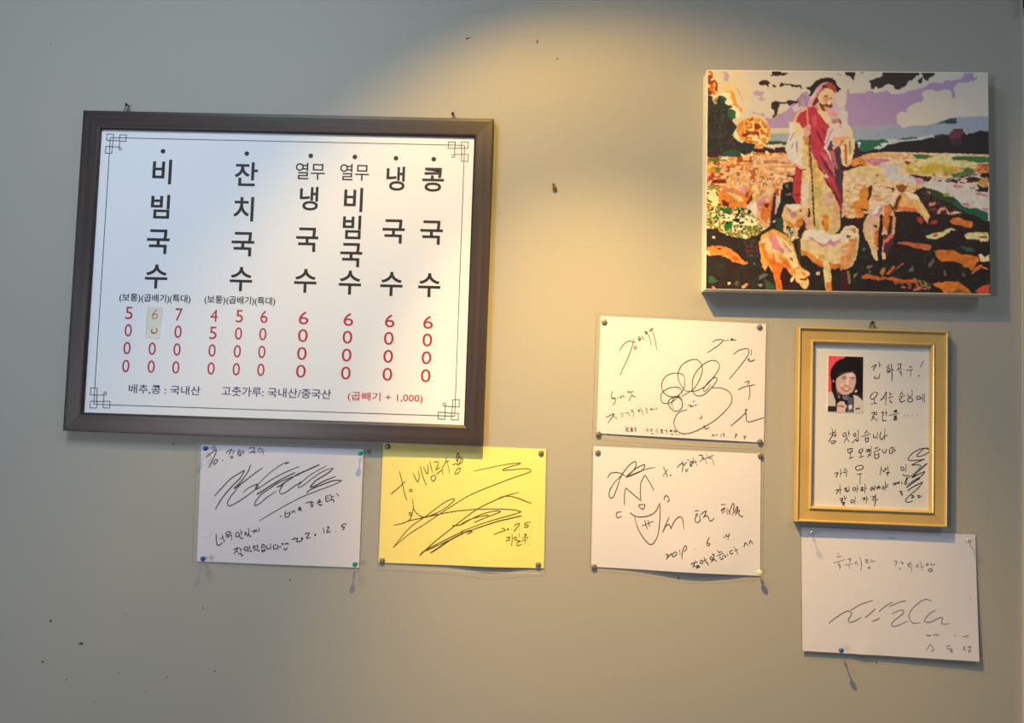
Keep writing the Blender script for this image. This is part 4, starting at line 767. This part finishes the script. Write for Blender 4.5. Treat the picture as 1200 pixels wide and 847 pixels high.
 ('P', [(222, 142, 54), (236, 174, 88), (206, 118, 42), (246, 220, 156), (228, 150, 62), (148, 50, 28)], '864,146 870,141 880,138 890,139 897,143 902,150 904,160 900,166 895,172 888,170 876,167 868,164 864,155', (3, 2.4)),
 ('T3', (140, 44, 30), '530,150 600,130 650,110 640,150 590,190 540,180'), ('T3', (250, 240, 204), '700,230 730,150 760,160 760,210 820,240 810,290 760,300 790,255 740,230'),
 # dark marks in the sky
 ('T1', K, '930,40 1000,32 1089,30 1089,105 940,105 960,90 1020,85 1000,55'), ('T2', K, '0,30 85,38 80,65 225,70 150,105 0,105'), ('T1', (58, 40, 34), '765,215 810,175 890,170 945,210 910,225 915,285 880,240 800,235'), ('T1', (58, 40, 34), '970,220 1030,250 1010,270'), ('T2', (50, 40, 38), '0,225 60,250 50,270 0,250'),
 ('T2', (50, 40, 38), '100,245 115,210 140,208 150,220 270,225 320,240 395,230 425,300 400,280 380,260 290,268 250,240 150,245 120,262'), ('T2', (52, 42, 38), '0,490 50,460 90,480 200,490 200,460 300,455 340,465 360,450 370,490 300,500 240,540 220,500 80,510 80,580 60,640 75,660 0,690 0,670 40,645 10,560'),
 ('T1', (52, 42, 38), '960,490 1020,460 1050,490 1089,480 1070,520 1050,560 1035,655 1000,590 955,575'), ('T1', (52, 42, 38), '950,700 1030,660 1000,690'), ('T2', (52, 42, 38), '85,660 130,635 110,660'),
 ('U1', (56, 42, 48), '590,45 1089,40 1089,100 1000,175 970,165 930,240 880,270 840,295 765,290 745,235 670,222 620,250 540,290 500,260 470,300 430,290 430,220 400,180 520,140 590,110'), ('U1', (50, 38, 42), '60,45 210,45 200,130 175,170 130,110 80,90'), ('U1', (50, 38, 42), '200,38 400,38 300,70'),
 ('U2', (48, 38, 44), '110,70 200,42 310,48 310,90 240,130 210,185 170,160 140,120 130,170 125,210 100,225 65,180 110,130 150,115'), ('U2', (48, 38, 44), '0,40 80,55 90,90 0,130'),
 # shepherd
 ('T2', (150, 128, 158), '375,540 385,440 400,390 430,372 460,380 480,420 495,520 478,530 462,430 440,395 415,400 402,440 396,540'),
 ('T2', (220, 166, 196), '640,280 720,210 800,195 880,230 915,330 870,420 860,560 800,600 600,600 500,530 520,460 590,420 620,340'),
 ('T2', (40, 30, 38), '475,270 540,265 600,200 660,155 760,132 850,140 900,180 920,240 970,285 930,345 905,335 880,250 830,205 750,200 690,220 640,270 600,330 550,400 525,395 540,320 490,290'),
 ('T2', (176, 74, 76), '690,290 715,240 760,215 840,200 900,260 910,330 880,350 840,300 770,275 720,290 690,350 660,430 600,530 560,520 600,440 640,380'), ('T2', (96, 40, 40), '640,400 690,330 680,420 650,480 600,530 570,520 610,450'), ('T2', (96, 36, 46), '710,245 770,240 780,265 720,275'),
 ('T2', (232, 204, 164), '695,320 730,285 800,285 860,320 880,360 865,440 850,520 800,580 740,600 690,560 665,500 640,410'), ('T2', (224, 158, 130), '740,380 800,370 810,440 780,500 720,480 720,420'), ('T2', (116, 74, 48), '665,470 710,520 765,505 790,520 850,500 850,545 820,570 790,545 740,560 770,600 740,608 700,590 670,540'), ('T2', (226, 150, 128), '730,540 790,545 790,590 750,600'),
 ('T2', (84, 62, 62), '728,388 780,383 782,404 735,404'), ('T2', (84, 62, 62), '815,418 852,412 846,432 820,434'), ('T2', (250, 232, 214), '790,450 822,480 806,530 786,505'), ('T2', (170, 130, 170), '720,310 745,300 735,335'),
 ('T2', (236, 210, 168), '610,500 660,500 700,600 760,640 840,760 850,847 800,847 780,800 700,700 630,590'), ('T2', (226, 160, 130), '610,490 650,520 680,620 630,580'),
 ('T4', (226, 204, 146), '420,180 520,180 550,400 640,560 760,760 720,850 400,850 430,640 480,620 420,560'), ('T6', (226, 200, 142), '400,0 740,0 760,60 860,160 960,360 965,700 880,780 800,790 680,720 470,700 440,400 400,380'),
 ('T6', (234, 220, 212), '425,0 515,0 505,390 415,375'), ('T6', (220, 184, 170), '720,260 800,160 850,250 820,390 730,360'), ('T6', (232, 150, 60), '715,520 745,500 800,540 800,740 745,725 700,620'), ('T6', (170, 80, 30), '715,590 735,590 735,650 718,650'), ('T6', (228, 182, 160), '450,540 560,540 560,705 470,700'), ('T6', (216, 196, 120), '600,20 700,30 690,350 640,500 600,300'), ('T6', (234, 190, 146), '860,300 950,380 960,640 900,700 830,500'),
 ('T4', (222, 184, 120), '560,420 620,540 700,700 640,847 580,847 560,600'), ('T4', (238, 206, 160), '430,590 540,600 530,847 470,847 440,700'), ('T6', (238, 214, 156), '720,60 760,40 850,140 800,170 740,220 710,200'),
 ('T2', (186, 56, 80), '340,770 360,680 420,610 500,560 560,540 610,540 640,610 700,700 780,790 830,850 380,850'), ('T4', (190, 60, 84), '380,0 800,0 780,100 740,260 760,380 850,560 890,740 980,850 870,850 760,700 640,560 560,400 530,180 490,200 440,60'),
 ('P', (192, 64, 82), '965,208 975,208 981,212 987,238 987,252 984,244 979,232 975,224 969,216 966,211'), ('T6', (96, 56, 74), '880,0 1000,0 1000,350 975,340 950,200'), ('T6', (120, 34, 50), '740,10 770,20 860,130 960,300 975,420 900,260 850,150 760,60'),
 ('T4', (84, 58, 78), '890,330 960,310 980,520 1010,640 1000,850 910,850 880,650 820,420 760,320 800,240 850,230 850,290'), ('T4', (92, 58, 76), '690,470 760,540 850,700 870,770 760,640'), ('T4', (116, 28, 50), '620,80 650,100 735,300 735,330 650,190'), ('T4', (116, 28, 50), '700,60 760,120 740,150'),
 ('T4', (210, 100, 122), '680,400 760,420 860,620 880,720 800,600'), ('T4', (206, 104, 122), '800,380 880,380 930,630 900,635 850,500'), ('T4', (120, 40, 50), '640,560 700,640 760,710 740,720 650,620'), ('T4', (232, 158, 156), '840,340 870,310 920,320 870,380'), ('T2', (214, 84, 104), '560,700 620,640 640,760 600,847 570,800'),
 ('T4', (200, 66, 70), '330,600 420,640 410,850 295,850'), ('T6', (196, 62, 74), '305,0 420,0 405,200 400,355 330,345 275,220'), ('T6', (140, 30, 46), '310,215 400,195 380,235 330,240'), ('T4', (130, 40, 40), '400,650 470,640 470,655 420,660 400,720'),
 ('T2', (232, 190, 148), '290,740 360,620 480,540 500,580 380,640 340,740 330,790'), ('T2', (232, 214, 170), '230,765 320,755 380,770 430,850 240,850'), ('T4', (228, 222, 224), '235,0 380,0 440,90 430,200 425,610 380,590 270,540 210,480 185,320 240,180'), ('T4', (230, 214, 170), '300,0 400,0 430,130 320,225 330,110'),
 ('T4', (152, 138, 156), '343,250 362,240 354,400 335,400'), ('T4', (152, 138, 156), '258,355 295,260 305,262 275,345'), ('T4', (168, 152, 172), '245,230 310,120 320,130 260,250'), ('T4', (236, 190, 180), '270,540 380,585 440,640 400,640 330,590'),
 ('T4', (206, 150, 90), '425,180 515,170 510,300 450,300'), ('T4', (218, 206, 130), '420,300 510,300 500,430 440,470'),
 ('T2', (226, 146, 128), '478,555 502,555 525,820 495,820'), ('T4', (228, 178, 168), '435,70 490,15 540,25 550,120 500,190 445,170'), ('T4', (216, 130, 110), '480,70 540,75 540,90 485,90'), ('T4', (216, 130, 110), '470,40 540,40 540,52 480,55'),
 ('P', (196, 128, 84), '946,160 948,160 950,196 948,196'), ('P', (84, 50, 34), '948,158 949.3,158 951.6,195 955.5,265 953.8,266 950,195'),
 # lamb in the arms, right sleeve
 ('T2', (228, 166, 180), '770,600 850,585 920,640 910,700 830,690 790,650'), ('T2', (206, 150, 160), '840,640 910,650 880,680'), ('T2', (222, 206, 222), '810,710 960,695 1060,740 1089,847 830,850'), ('T2', (176, 140, 140), '830,720 960,705 950,760 880,790 840,760'),
 ('T4', (226, 212, 222), '800,60 860,0 1060,0 1089,60 1060,110 980,180 870,200 820,260 765,380 725,350 770,200'), ('T4', (206, 168, 196), '800,120 860,60 880,90 830,150 780,300 750,340'), ('T2', (190, 80, 60), '950,730 975,730 985,847 960,847'), ('U3', (220, 210, 214), '0,0 130,20 170,100 180,200 60,215 0,180'), ('U3', (236, 220, 150), '110,60 150,70 175,180 120,200'),
 ('T4', (232, 176, 134), '850,190 960,190 1089,170 1089,330 1000,330 930,290 870,260'), ('T4', (206, 130, 96), '960,260 1050,240 1050,320 990,320'), ('U3', (216, 140, 100), '0,230 60,230 85,300 30,340 0,320'), ('T4', (236, 214, 172), '965,320 1040,330 1089,330 1089,560 1030,600 985,480'), ('U3', (234, 214, 174), '60,230 180,205 205,240 195,380 130,540 60,605 20,560 0,330'), ('U3', (196, 92, 56), '50,290 90,300 85,570 65,575'), ('U3', (170, 160, 120), '120,240 150,230 150,380 120,460'),
 ('U3', (70, 36, 42), '205,240 255,320 290,420 250,470 160,520 190,420'), ('U3', (60, 34, 44), '0,560 60,610 140,600 120,660 30,670 0,640'),
 # flock on the left
 ('P', FLK, '856,196 872,200 886,196 900,202 915,205 930,208 928,220 915,222 905,216 892,226 884,232 876,224 862,222 850,218', (2.4, 2)),
 ('P', (230, 140, 60), '842,226 846,222 855,221 862,223 870,224 878,219 882,226 881,234 876,240 871,244 864,242 860,245 861,253 858,253 857,244 850,240 846,242 845,238 842,236'),
 ('T5', (244, 212, 150), '300,165 400,190 530,250 570,310 490,320 400,240'), ('T5', (216, 142, 154), '260,120 330,110 400,160 520,190 480,210 380,180'), ('T5', (222, 160, 166), '520,130 600,110 620,170 560,220 520,190'), ('T5', (170, 70, 40), '590,190 640,170 620,260 590,260'), ('T5', (110, 36, 40), '250,280 360,350 340,400 270,370'), ('T5', (120, 40, 34), '600,330 690,190 680,300 620,360'),
 ('T5', (46, 112, 56), '220,400 300,420 400,400 400,480 280,480'), ('T5', (36, 28, 24), '480,430 560,415 555,435 510,440 510,530 480,530'), ('T5', [(252, 246, 210), (40, 34, 28), (60, 110, 56), (252, 246, 210)], '230,490 520,490 760,560 760,660 300,640', (1.8, 1.1)), ('T5', (34, 118, 62), '280,650 390,610 400,700 290,700'),
 ('P', (236, 186, 150), '877,240 884,236 890,230 897,224 899,217 905,216 909,226 907,238 908,248 903,254 901,266 892,266 889,256 885,255 880,247'),
 ('T5', (250, 232, 214), '640,370 740,320 760,460 720,520 660,440'), ('T5', (216, 148, 166), '740,330 860,240 910,240 850,330 860,400 780,450'), ('T5', (226, 128, 56), '840,330 930,330 990,200 1000,400 980,500 900,560 890,640 850,580 810,560 800,500'), ('T5', (96, 30, 30), '860,355 930,340 905,400 870,390'), ('T5', (80, 34, 36), '990,200 1020,190 1010,480 940,560'), ('T5', (236, 208, 176), '890,140 960,120 980,210 900,230'), ('T5', (60, 30, 40), '960,480 1020,500 1010,620 950,640'),
 ('T6', (40, 34, 34), '140,100 160,60 280,30 300,100 280,220 340,340 200,350 160,280'), ('T6', (104, 110, 108), '180,60 230,70 230,140 190,110'), ('T6', (120, 112, 120), '190,215 260,185 270,230 210,235'), ('T6', (46, 76, 62), '40,560 130,530 170,640 150,760 60,700'), ('T6', (240, 230, 214), '10,590 40,580 45,615 20,625'), ('T6', [(252, 246, 210), (40, 34, 28), (252, 246, 210), (60, 44, 36)], '190,690 300,690 380,720 370,845 200,845', (.7, .9)),
 ('P', (238, 198, 146), '916,252 919,242 922,239 930,239 937,241 944,242 949,245 949.5,253 944,254 941,262 937,268 934,270 935,280 931,280 930,268 922,264 921,272 918,272 918,262'),
 ('T6', (248, 240, 232), '200,370 260,352 390,355 400,390 330,450 270,440 220,400'), ('T6', (216, 150, 168), '195,390 270,440 250,460 270,480 350,450 350,490 310,560 260,540 250,480 210,430'), ('T6', (222, 136, 62), '350,570 440,540 440,610 380,680 320,650'), ('T6', (222, 150, 60), '180,570 240,600 320,660 300,700 220,650'), ('T6', (84, 40, 30), '505,408 530,412 540,520 518,542 500,530 515,500 505,450'), ('T6', (70, 34, 28), '385,440 410,430 408,465 390,465'), ('T6', (90, 30, 40), '440,560 470,640 470,720 400,720 380,690 440,620'),
 # front-left sheep
 ('P', (236, 174, 92), '902,270 906,268 912,271 918,273 926,279 931,290 934,302 938,312 944,316 949,319 949,322 946,324 948,330 945,337 941,339 937,333 933,330 931,325 925,322 919,316 916,318 914,326 917,341 911,342 908,330 905,318 900,310 897,318 893,312 891,300 889,285 893,275'),
 ('T8', (246, 224, 178), '0,30 60,0 110,20 200,90 300,200 330,300 370,430 330,480 280,460 220,340 100,260 0,240'), ('T7', (240, 212, 160), '800,100 830,60 900,30 960,130 980,280 900,260 850,150'), ('T7', (222, 140, 164), '915,0 1010,0 1089,170 1089,230 1000,215 960,130'), ('T8', (222, 140, 166), '0,40 60,130 150,200 175,235 135,290 80,200 0,200'), ('T8', (222, 158, 168), '120,80 200,150 280,250 230,240 150,130'),
 ('T7', (228, 130, 40), '805,140 850,110 900,290 970,370 980,480 900,400 840,290'), ('T7', (232, 128, 56), '960,480 1000,460 1089,640 1089,780 1040,775'), ('T8', (228, 122, 52), '0,260 60,380 120,400 200,340 280,470 240,500 150,430 120,560 150,780 80,780 30,600 0,520'), ('T8', (244, 206, 150), '30,250 100,290 90,400 40,360'),
 ('T8', (60, 24, 32), '150,450 210,480 250,560 330,600 280,680 280,770 160,770 110,600'), ('T8', (244, 208, 140), '335,500 400,480 480,510 500,560 460,610 500,640 525,700 480,772 400,720 345,650'), ('T8', (60, 26, 30), '385,615 460,625 505,590 500,610 470,650 400,640'), ('T8', (230, 150, 90), '420,530 490,540 480,590 430,590'), ('T8', (255, 246, 224), '480,530 520,525 542,555 505,562'), ('T8', (252, 232, 196), '255,670 270,610 320,570 335,590 280,670'), ('T8', (120, 60, 40), '240,320 300,340 290,370 250,350'),
 # front-centre sheep
 ('P', (240, 214, 162), '938,282 940,275 944,269 952,268 965,269 975,275 985,273 989,268 995,264 1001,264 1006,269 1007,278 1006,292 1003,304 998,312 990,316 980,312 973,313 974,330 974,341 968,341 966,330 965,312 960,308 950,300 943,295 940,300 938,292'),
 ('T8', (248, 240, 234), '450,0 980,0 960,50 880,100 820,55 780,120 680,110 620,60 560,50 470,20'), ('T6', (246, 238, 232), '460,765 520,715 680,722 800,785 930,795 950,850 450,850'), ('T8', (222, 156, 190), '455,15 560,35 620,100 680,110 690,140 770,120 820,60 870,105 960,60 975,30 985,100 880,160 820,140 700,175 620,120 540,50'),
 ('T8', (228, 150, 66), '395,200 520,240 640,340 720,370 720,450 640,430 560,370 480,290 410,300'), ('T8', (218, 98, 60), '620,400 720,430 700,470 640,440'), ('T8', (228, 130, 66), '790,400 920,420 1040,390 1030,440 900,490 800,470'), ('T8', (220, 180, 96), '640,270 760,290 740,360 650,330'), ('T8', (244, 222, 160), '730,360 800,370 810,480 840,560 840,700 850,790 760,790 750,620 720,520'), ('T8', (232, 140, 70), '760,680 840,660 850,790 770,790'),
 ('U7', (230, 158, 100), '0,0 200,0 225,60 205,200 150,350 70,445 0,475'), ('U7', (248, 230, 190), '0,70 100,40 120,100 0,160'), ('U7', (244, 196, 156), '0,180 120,160 100,260 0,280'), ('U7', (222, 186, 128), '150,330 195,180 205,60 228,60 225,200 190,310 110,440 70,455'), ('U5', (242, 226, 200), '0,750 60,670 150,650 210,680 240,760 200,850 0,850'), ('U5', (226, 150, 96), '140,700 210,690 230,760 190,780'), ('U5', (56, 30, 32), '80,805 150,795 135,825 95,825'), ('U5', (255, 238, 210), '160,775 220,762 278,805 225,808'),
 ('U7', (74, 34, 46), '0,480 80,470 130,640 120,740 0,740'), ('U7', (160, 124, 88), '80,480 115,470 135,650 110,650'),
 # right-hand flock
 ('U5', (228, 150, 66), '280,145 330,110 380,120 430,90 450,105 430,200 400,300 400,430 340,450 330,540 230,560 210,450 130,400 180,320 260,290'), ('U5', (90, 34, 30), '385,110 440,85 455,110 430,250 400,310 375,300 400,200'), ('U5', (110, 44, 34), '280,420 380,430 400,410 390,445 320,450'), ('U5', (244, 214, 150), '130,430 200,420 180,470 140,460'), ('U5', (60, 34, 40), '60,520 140,580 230,560 330,540 320,700 240,690 150,640 40,660 20,540'),
 ('P', (236, 186, 124), '1043,238 1049,228 1056,222 1066,223 1074,228 1081,238 1087,247 1090,253 1087,262 1083,257 1079,251 1072,248 1060,247 1050,248'), ('U5', (248, 240, 236), '870,170 960,180 1050,230 1089,260 1089,300 980,275 940,215'), ('U6', (248, 238, 232), '0,215 60,250 110,310 60,300 0,280'), ('U6', (246, 214, 160), '60,330 120,360 200,480 240,520 180,560 110,440'), ('U6', (228, 132, 72), '0,380 60,430 60,470 0,460'),
 ('U5', (150, 88, 40), '790,90 880,75 950,100 930,150 880,190 800,150'), ('U5', (242, 224, 200), '690,350 720,250 770,160 820,145 830,200 790,260 760,350 720,370'), ('U5', (120, 52, 38), '820,230 870,220 830,330 800,440 745,400 790,300'), ('U5', (60, 32, 32), '730,180 790,130 700,120 660,100 670,120 740,150'), ('U5', (226, 120, 80), '810,380 1000,400 1089,440 1089,460 900,440 820,430'),
 ('P', (232, 196, 160), '1012,262 1015,254 1020,248 1027,242 1034,240 1042,241 1047,248 1049,258 1049,270 1046,280 1041,288 1038,296 1038,304 1034,304 1033,294 1031,288 1028,294 1028,305 1024,303 1021,294 1018,286 1013,278 1011,270'),
 ('U5', (222, 132, 62), '630,370 700,365 740,440 700,510 700,700 650,720 600,640 610,540'), ('U5', (246, 238, 240), '440,490 520,385 600,365 585,440 530,500 460,520'), ('U5', (196, 156, 190), '560,395 600,370 590,440 540,510 430,550 400,540 470,500 530,470'), ('U5', (234, 178, 206), '440,510 510,510 490,560 440,550'), ('U5', (50, 26, 32), '555,510 580,495 605,545 600,700 570,850 520,850 545,700 560,600'), ('U5', (80, 34, 40), '460,650 520,655 515,690 470,680'), ('U5', (94, 40, 44), '685,505 740,520 735,700 690,850 660,850 670,700 700,600'), ('U5', (222, 170, 150), '745,430 785,560 770,720 740,700 750,560'), ('U5', (228, 120, 66), '480,740 540,700 530,850 470,850'),
 ('U7', (240, 206, 150), '310,0 440,0 440,110 400,140 350,90'), ('U7', (228, 130, 70), '440,0 525,0 530,120 490,170 440,120'), ('U7', (50, 28, 34), '500,0 570,0 560,150 530,200 500,160'), ('U7', (96, 44, 70), '560,0 720,0 690,130 640,200 620,290 560,230 580,110'), ('U7', (220, 120, 80), '560,100 640,0 700,10 620,110'), ('U7', (244, 214, 170), '385,155 430,180 490,270 490,340 465,345 430,290 400,210'), ('U7', (246, 216, 180), '550,320 560,230 590,240 600,330'), ('U7', (40, 30, 34), '500,170 550,160 545,420 510,450 490,350'),
]
picture(RC, -W2+.0012, W2-.0006, -H2+.0018, H2-.0022, CH+.0003, 470, 376, ROWS, 'painted_front', m_print, canvas, .55, (216, 211, 206))

# small portrait photograph stuck on the framed sheet
RPH = Rect(0, 0, 1, 1, -0.00183)
cs = [at(960+x/10.33, 408+y/10.33, GP+.0006) for x, y in ((105, 95), (532, 95), (532, 775), (105, 775))]
xa = (cs[0][0]+cs[3][0])/2; xb = (cs[1][0]+cs[2][0])/2; za = (cs[0][2]+cs[1][2])/2; zb = (cs[2][2]+cs[3][2])/2
RPH.cx, RPH.cz = (xa+xb)/2, (za+zb)/2; pw, ph = (xb-xa), (za-zb)
def rrect(w_, h_, r, y):
    out = []
    for cx_, cz_, a0 in ((w_/2-r, h_/2-r, 0), (-w_/2+r, h_/2-r, 90), (-w_/2+r, -h_/2+r, 180), (w_/2-r, -h_/2+r, 270)):
        for k in range(5): a = math.radians(a0+k*22.5); out.append(RPH.p(cx_+r*math.cos(a), cz_+r*math.sin(a), y))
    return out
m = MB(); o1 = rrect(pw+.0012, ph+.0012, .0032, GP+.0001); o2 = rrect(pw+.0012, ph+.0012, .0032, GP+.0006); n = len(o1)
m.v = o1+o2; m.f = [tuple(range(n)), tuple(range(n, 2*n))]+[(i, (i+1) % n, n+(i+1) % n, n+i) for i in range(n)]
card = m.build('portrait_photo', m_canvas, gold, label='small colour portrait of a smiling person in a dark hat holding a microphone')
PORT = [
 ('E6', (232, 84, 108), '95,85 330,85 150,300 150,540 95,540'), ('E6', (48, 40, 46), '320,85 545,85 545,640 500,600 430,560 400,300'),
 ('E6', (28, 24, 30), '135,330 145,250 190,180 250,135 330,118 430,120 510,140 530,200 520,540 460,560 430,540 440,480 455,400 440,310 400,280 330,285 250,320 200,380 195,450 215,540 160,530 150,420'),
 ('E6', (60, 54, 66), '240,300 430,270 440,285 250,325'),
 ('E6', (206, 178, 182), '200,400 215,360 260,330 320,300 400,290 440,320 445,400 430,470 400,530 340,565 280,560 230,525 205,470'),
 ('E6', (226, 204, 206), '320,310 400,300 430,350 420,400 380,400 340,380'), ('E6', (232, 212, 212), '320,390 345,370 360,440 330,445'), ('E6', (224, 200, 202), '250,440 300,420 290,455 255,465'),
 ('E6', (66, 48, 56), '255,345 320,340 335,355 300,350'), ('E6', (60, 46, 54), '265,360 320,362 318,372 270,368'), ('E6', (66, 48, 56), '365,355 430,350 432,362 370,366'), ('E6', (60, 46, 54), '370,378 420,378 415,388 375,386'),
 ('E6', (150, 80, 84), '262,465 300,478 350,482 385,470 370,505 335,525 295,515 270,490'), ('E6', (240, 226, 222), '275,478 340,488 370,482 350,505 310,505'), ('E6', (150, 110, 118), '300,445 365,450 345,462 310,460'),
 ('E6', (130, 96, 104), '200,450 230,530 280,565 270,580 210,540'), ('E6', (220, 200, 206), '165,385 182,390 182,415 168,410'),
 ('E6', (196, 192, 204), '95,540 150,520 195,590 200,700 105,700'), ('E6', (206, 204, 212), '410,560 470,580 545,650 545,790 410,790'), ('E6', (214, 218, 216), '425,520 450,500 465,515 440,540'),
 ('E6', (34, 30, 40), '150,500 220,545 330,590 400,560 420,600 415,780 340,700 200,640'), ('E6', (110, 116, 150), '280,570 350,575 345,630 290,620'), ('E6', (92, 92, 130), '350,580 410,600 405,700 420,790 340,790'), ('E6', (216, 214, 226), '355,690 400,680 400,730 360,750'), ('E6', (120, 124, 140), '225,560 250,570 250,610 225,600'),
 ('E6', (20, 18, 26), '205,600 240,640 300,620 325,650 300,660 240,650 205,640'), ('E6', (216, 186, 188), '210,680 250,640 300,640 320,680 340,700 310,760 220,760'), ('E6', (120, 80, 86), '215,690 310,700 310,712 215,702'),
 ('E6', (46, 42, 50), '95,700 210,700 205,790 95,790'), ('E6', (214, 190, 190), '215,715 320,715 315,790 215,790'), ('E6', (70, 66, 74), '440,720 495,720 495,740 440,740'),
]
picture(RPH, -pw/2+.0004, pw/2-.0004, -ph/2+.0004, ph/2-.0004, GP+.0008, 80, 128, PORT, 'photo_print', m_photo, card, .12, (40, 34, 40))
for o in bpy.data.objects:
    if 'org' in o: del o['org']
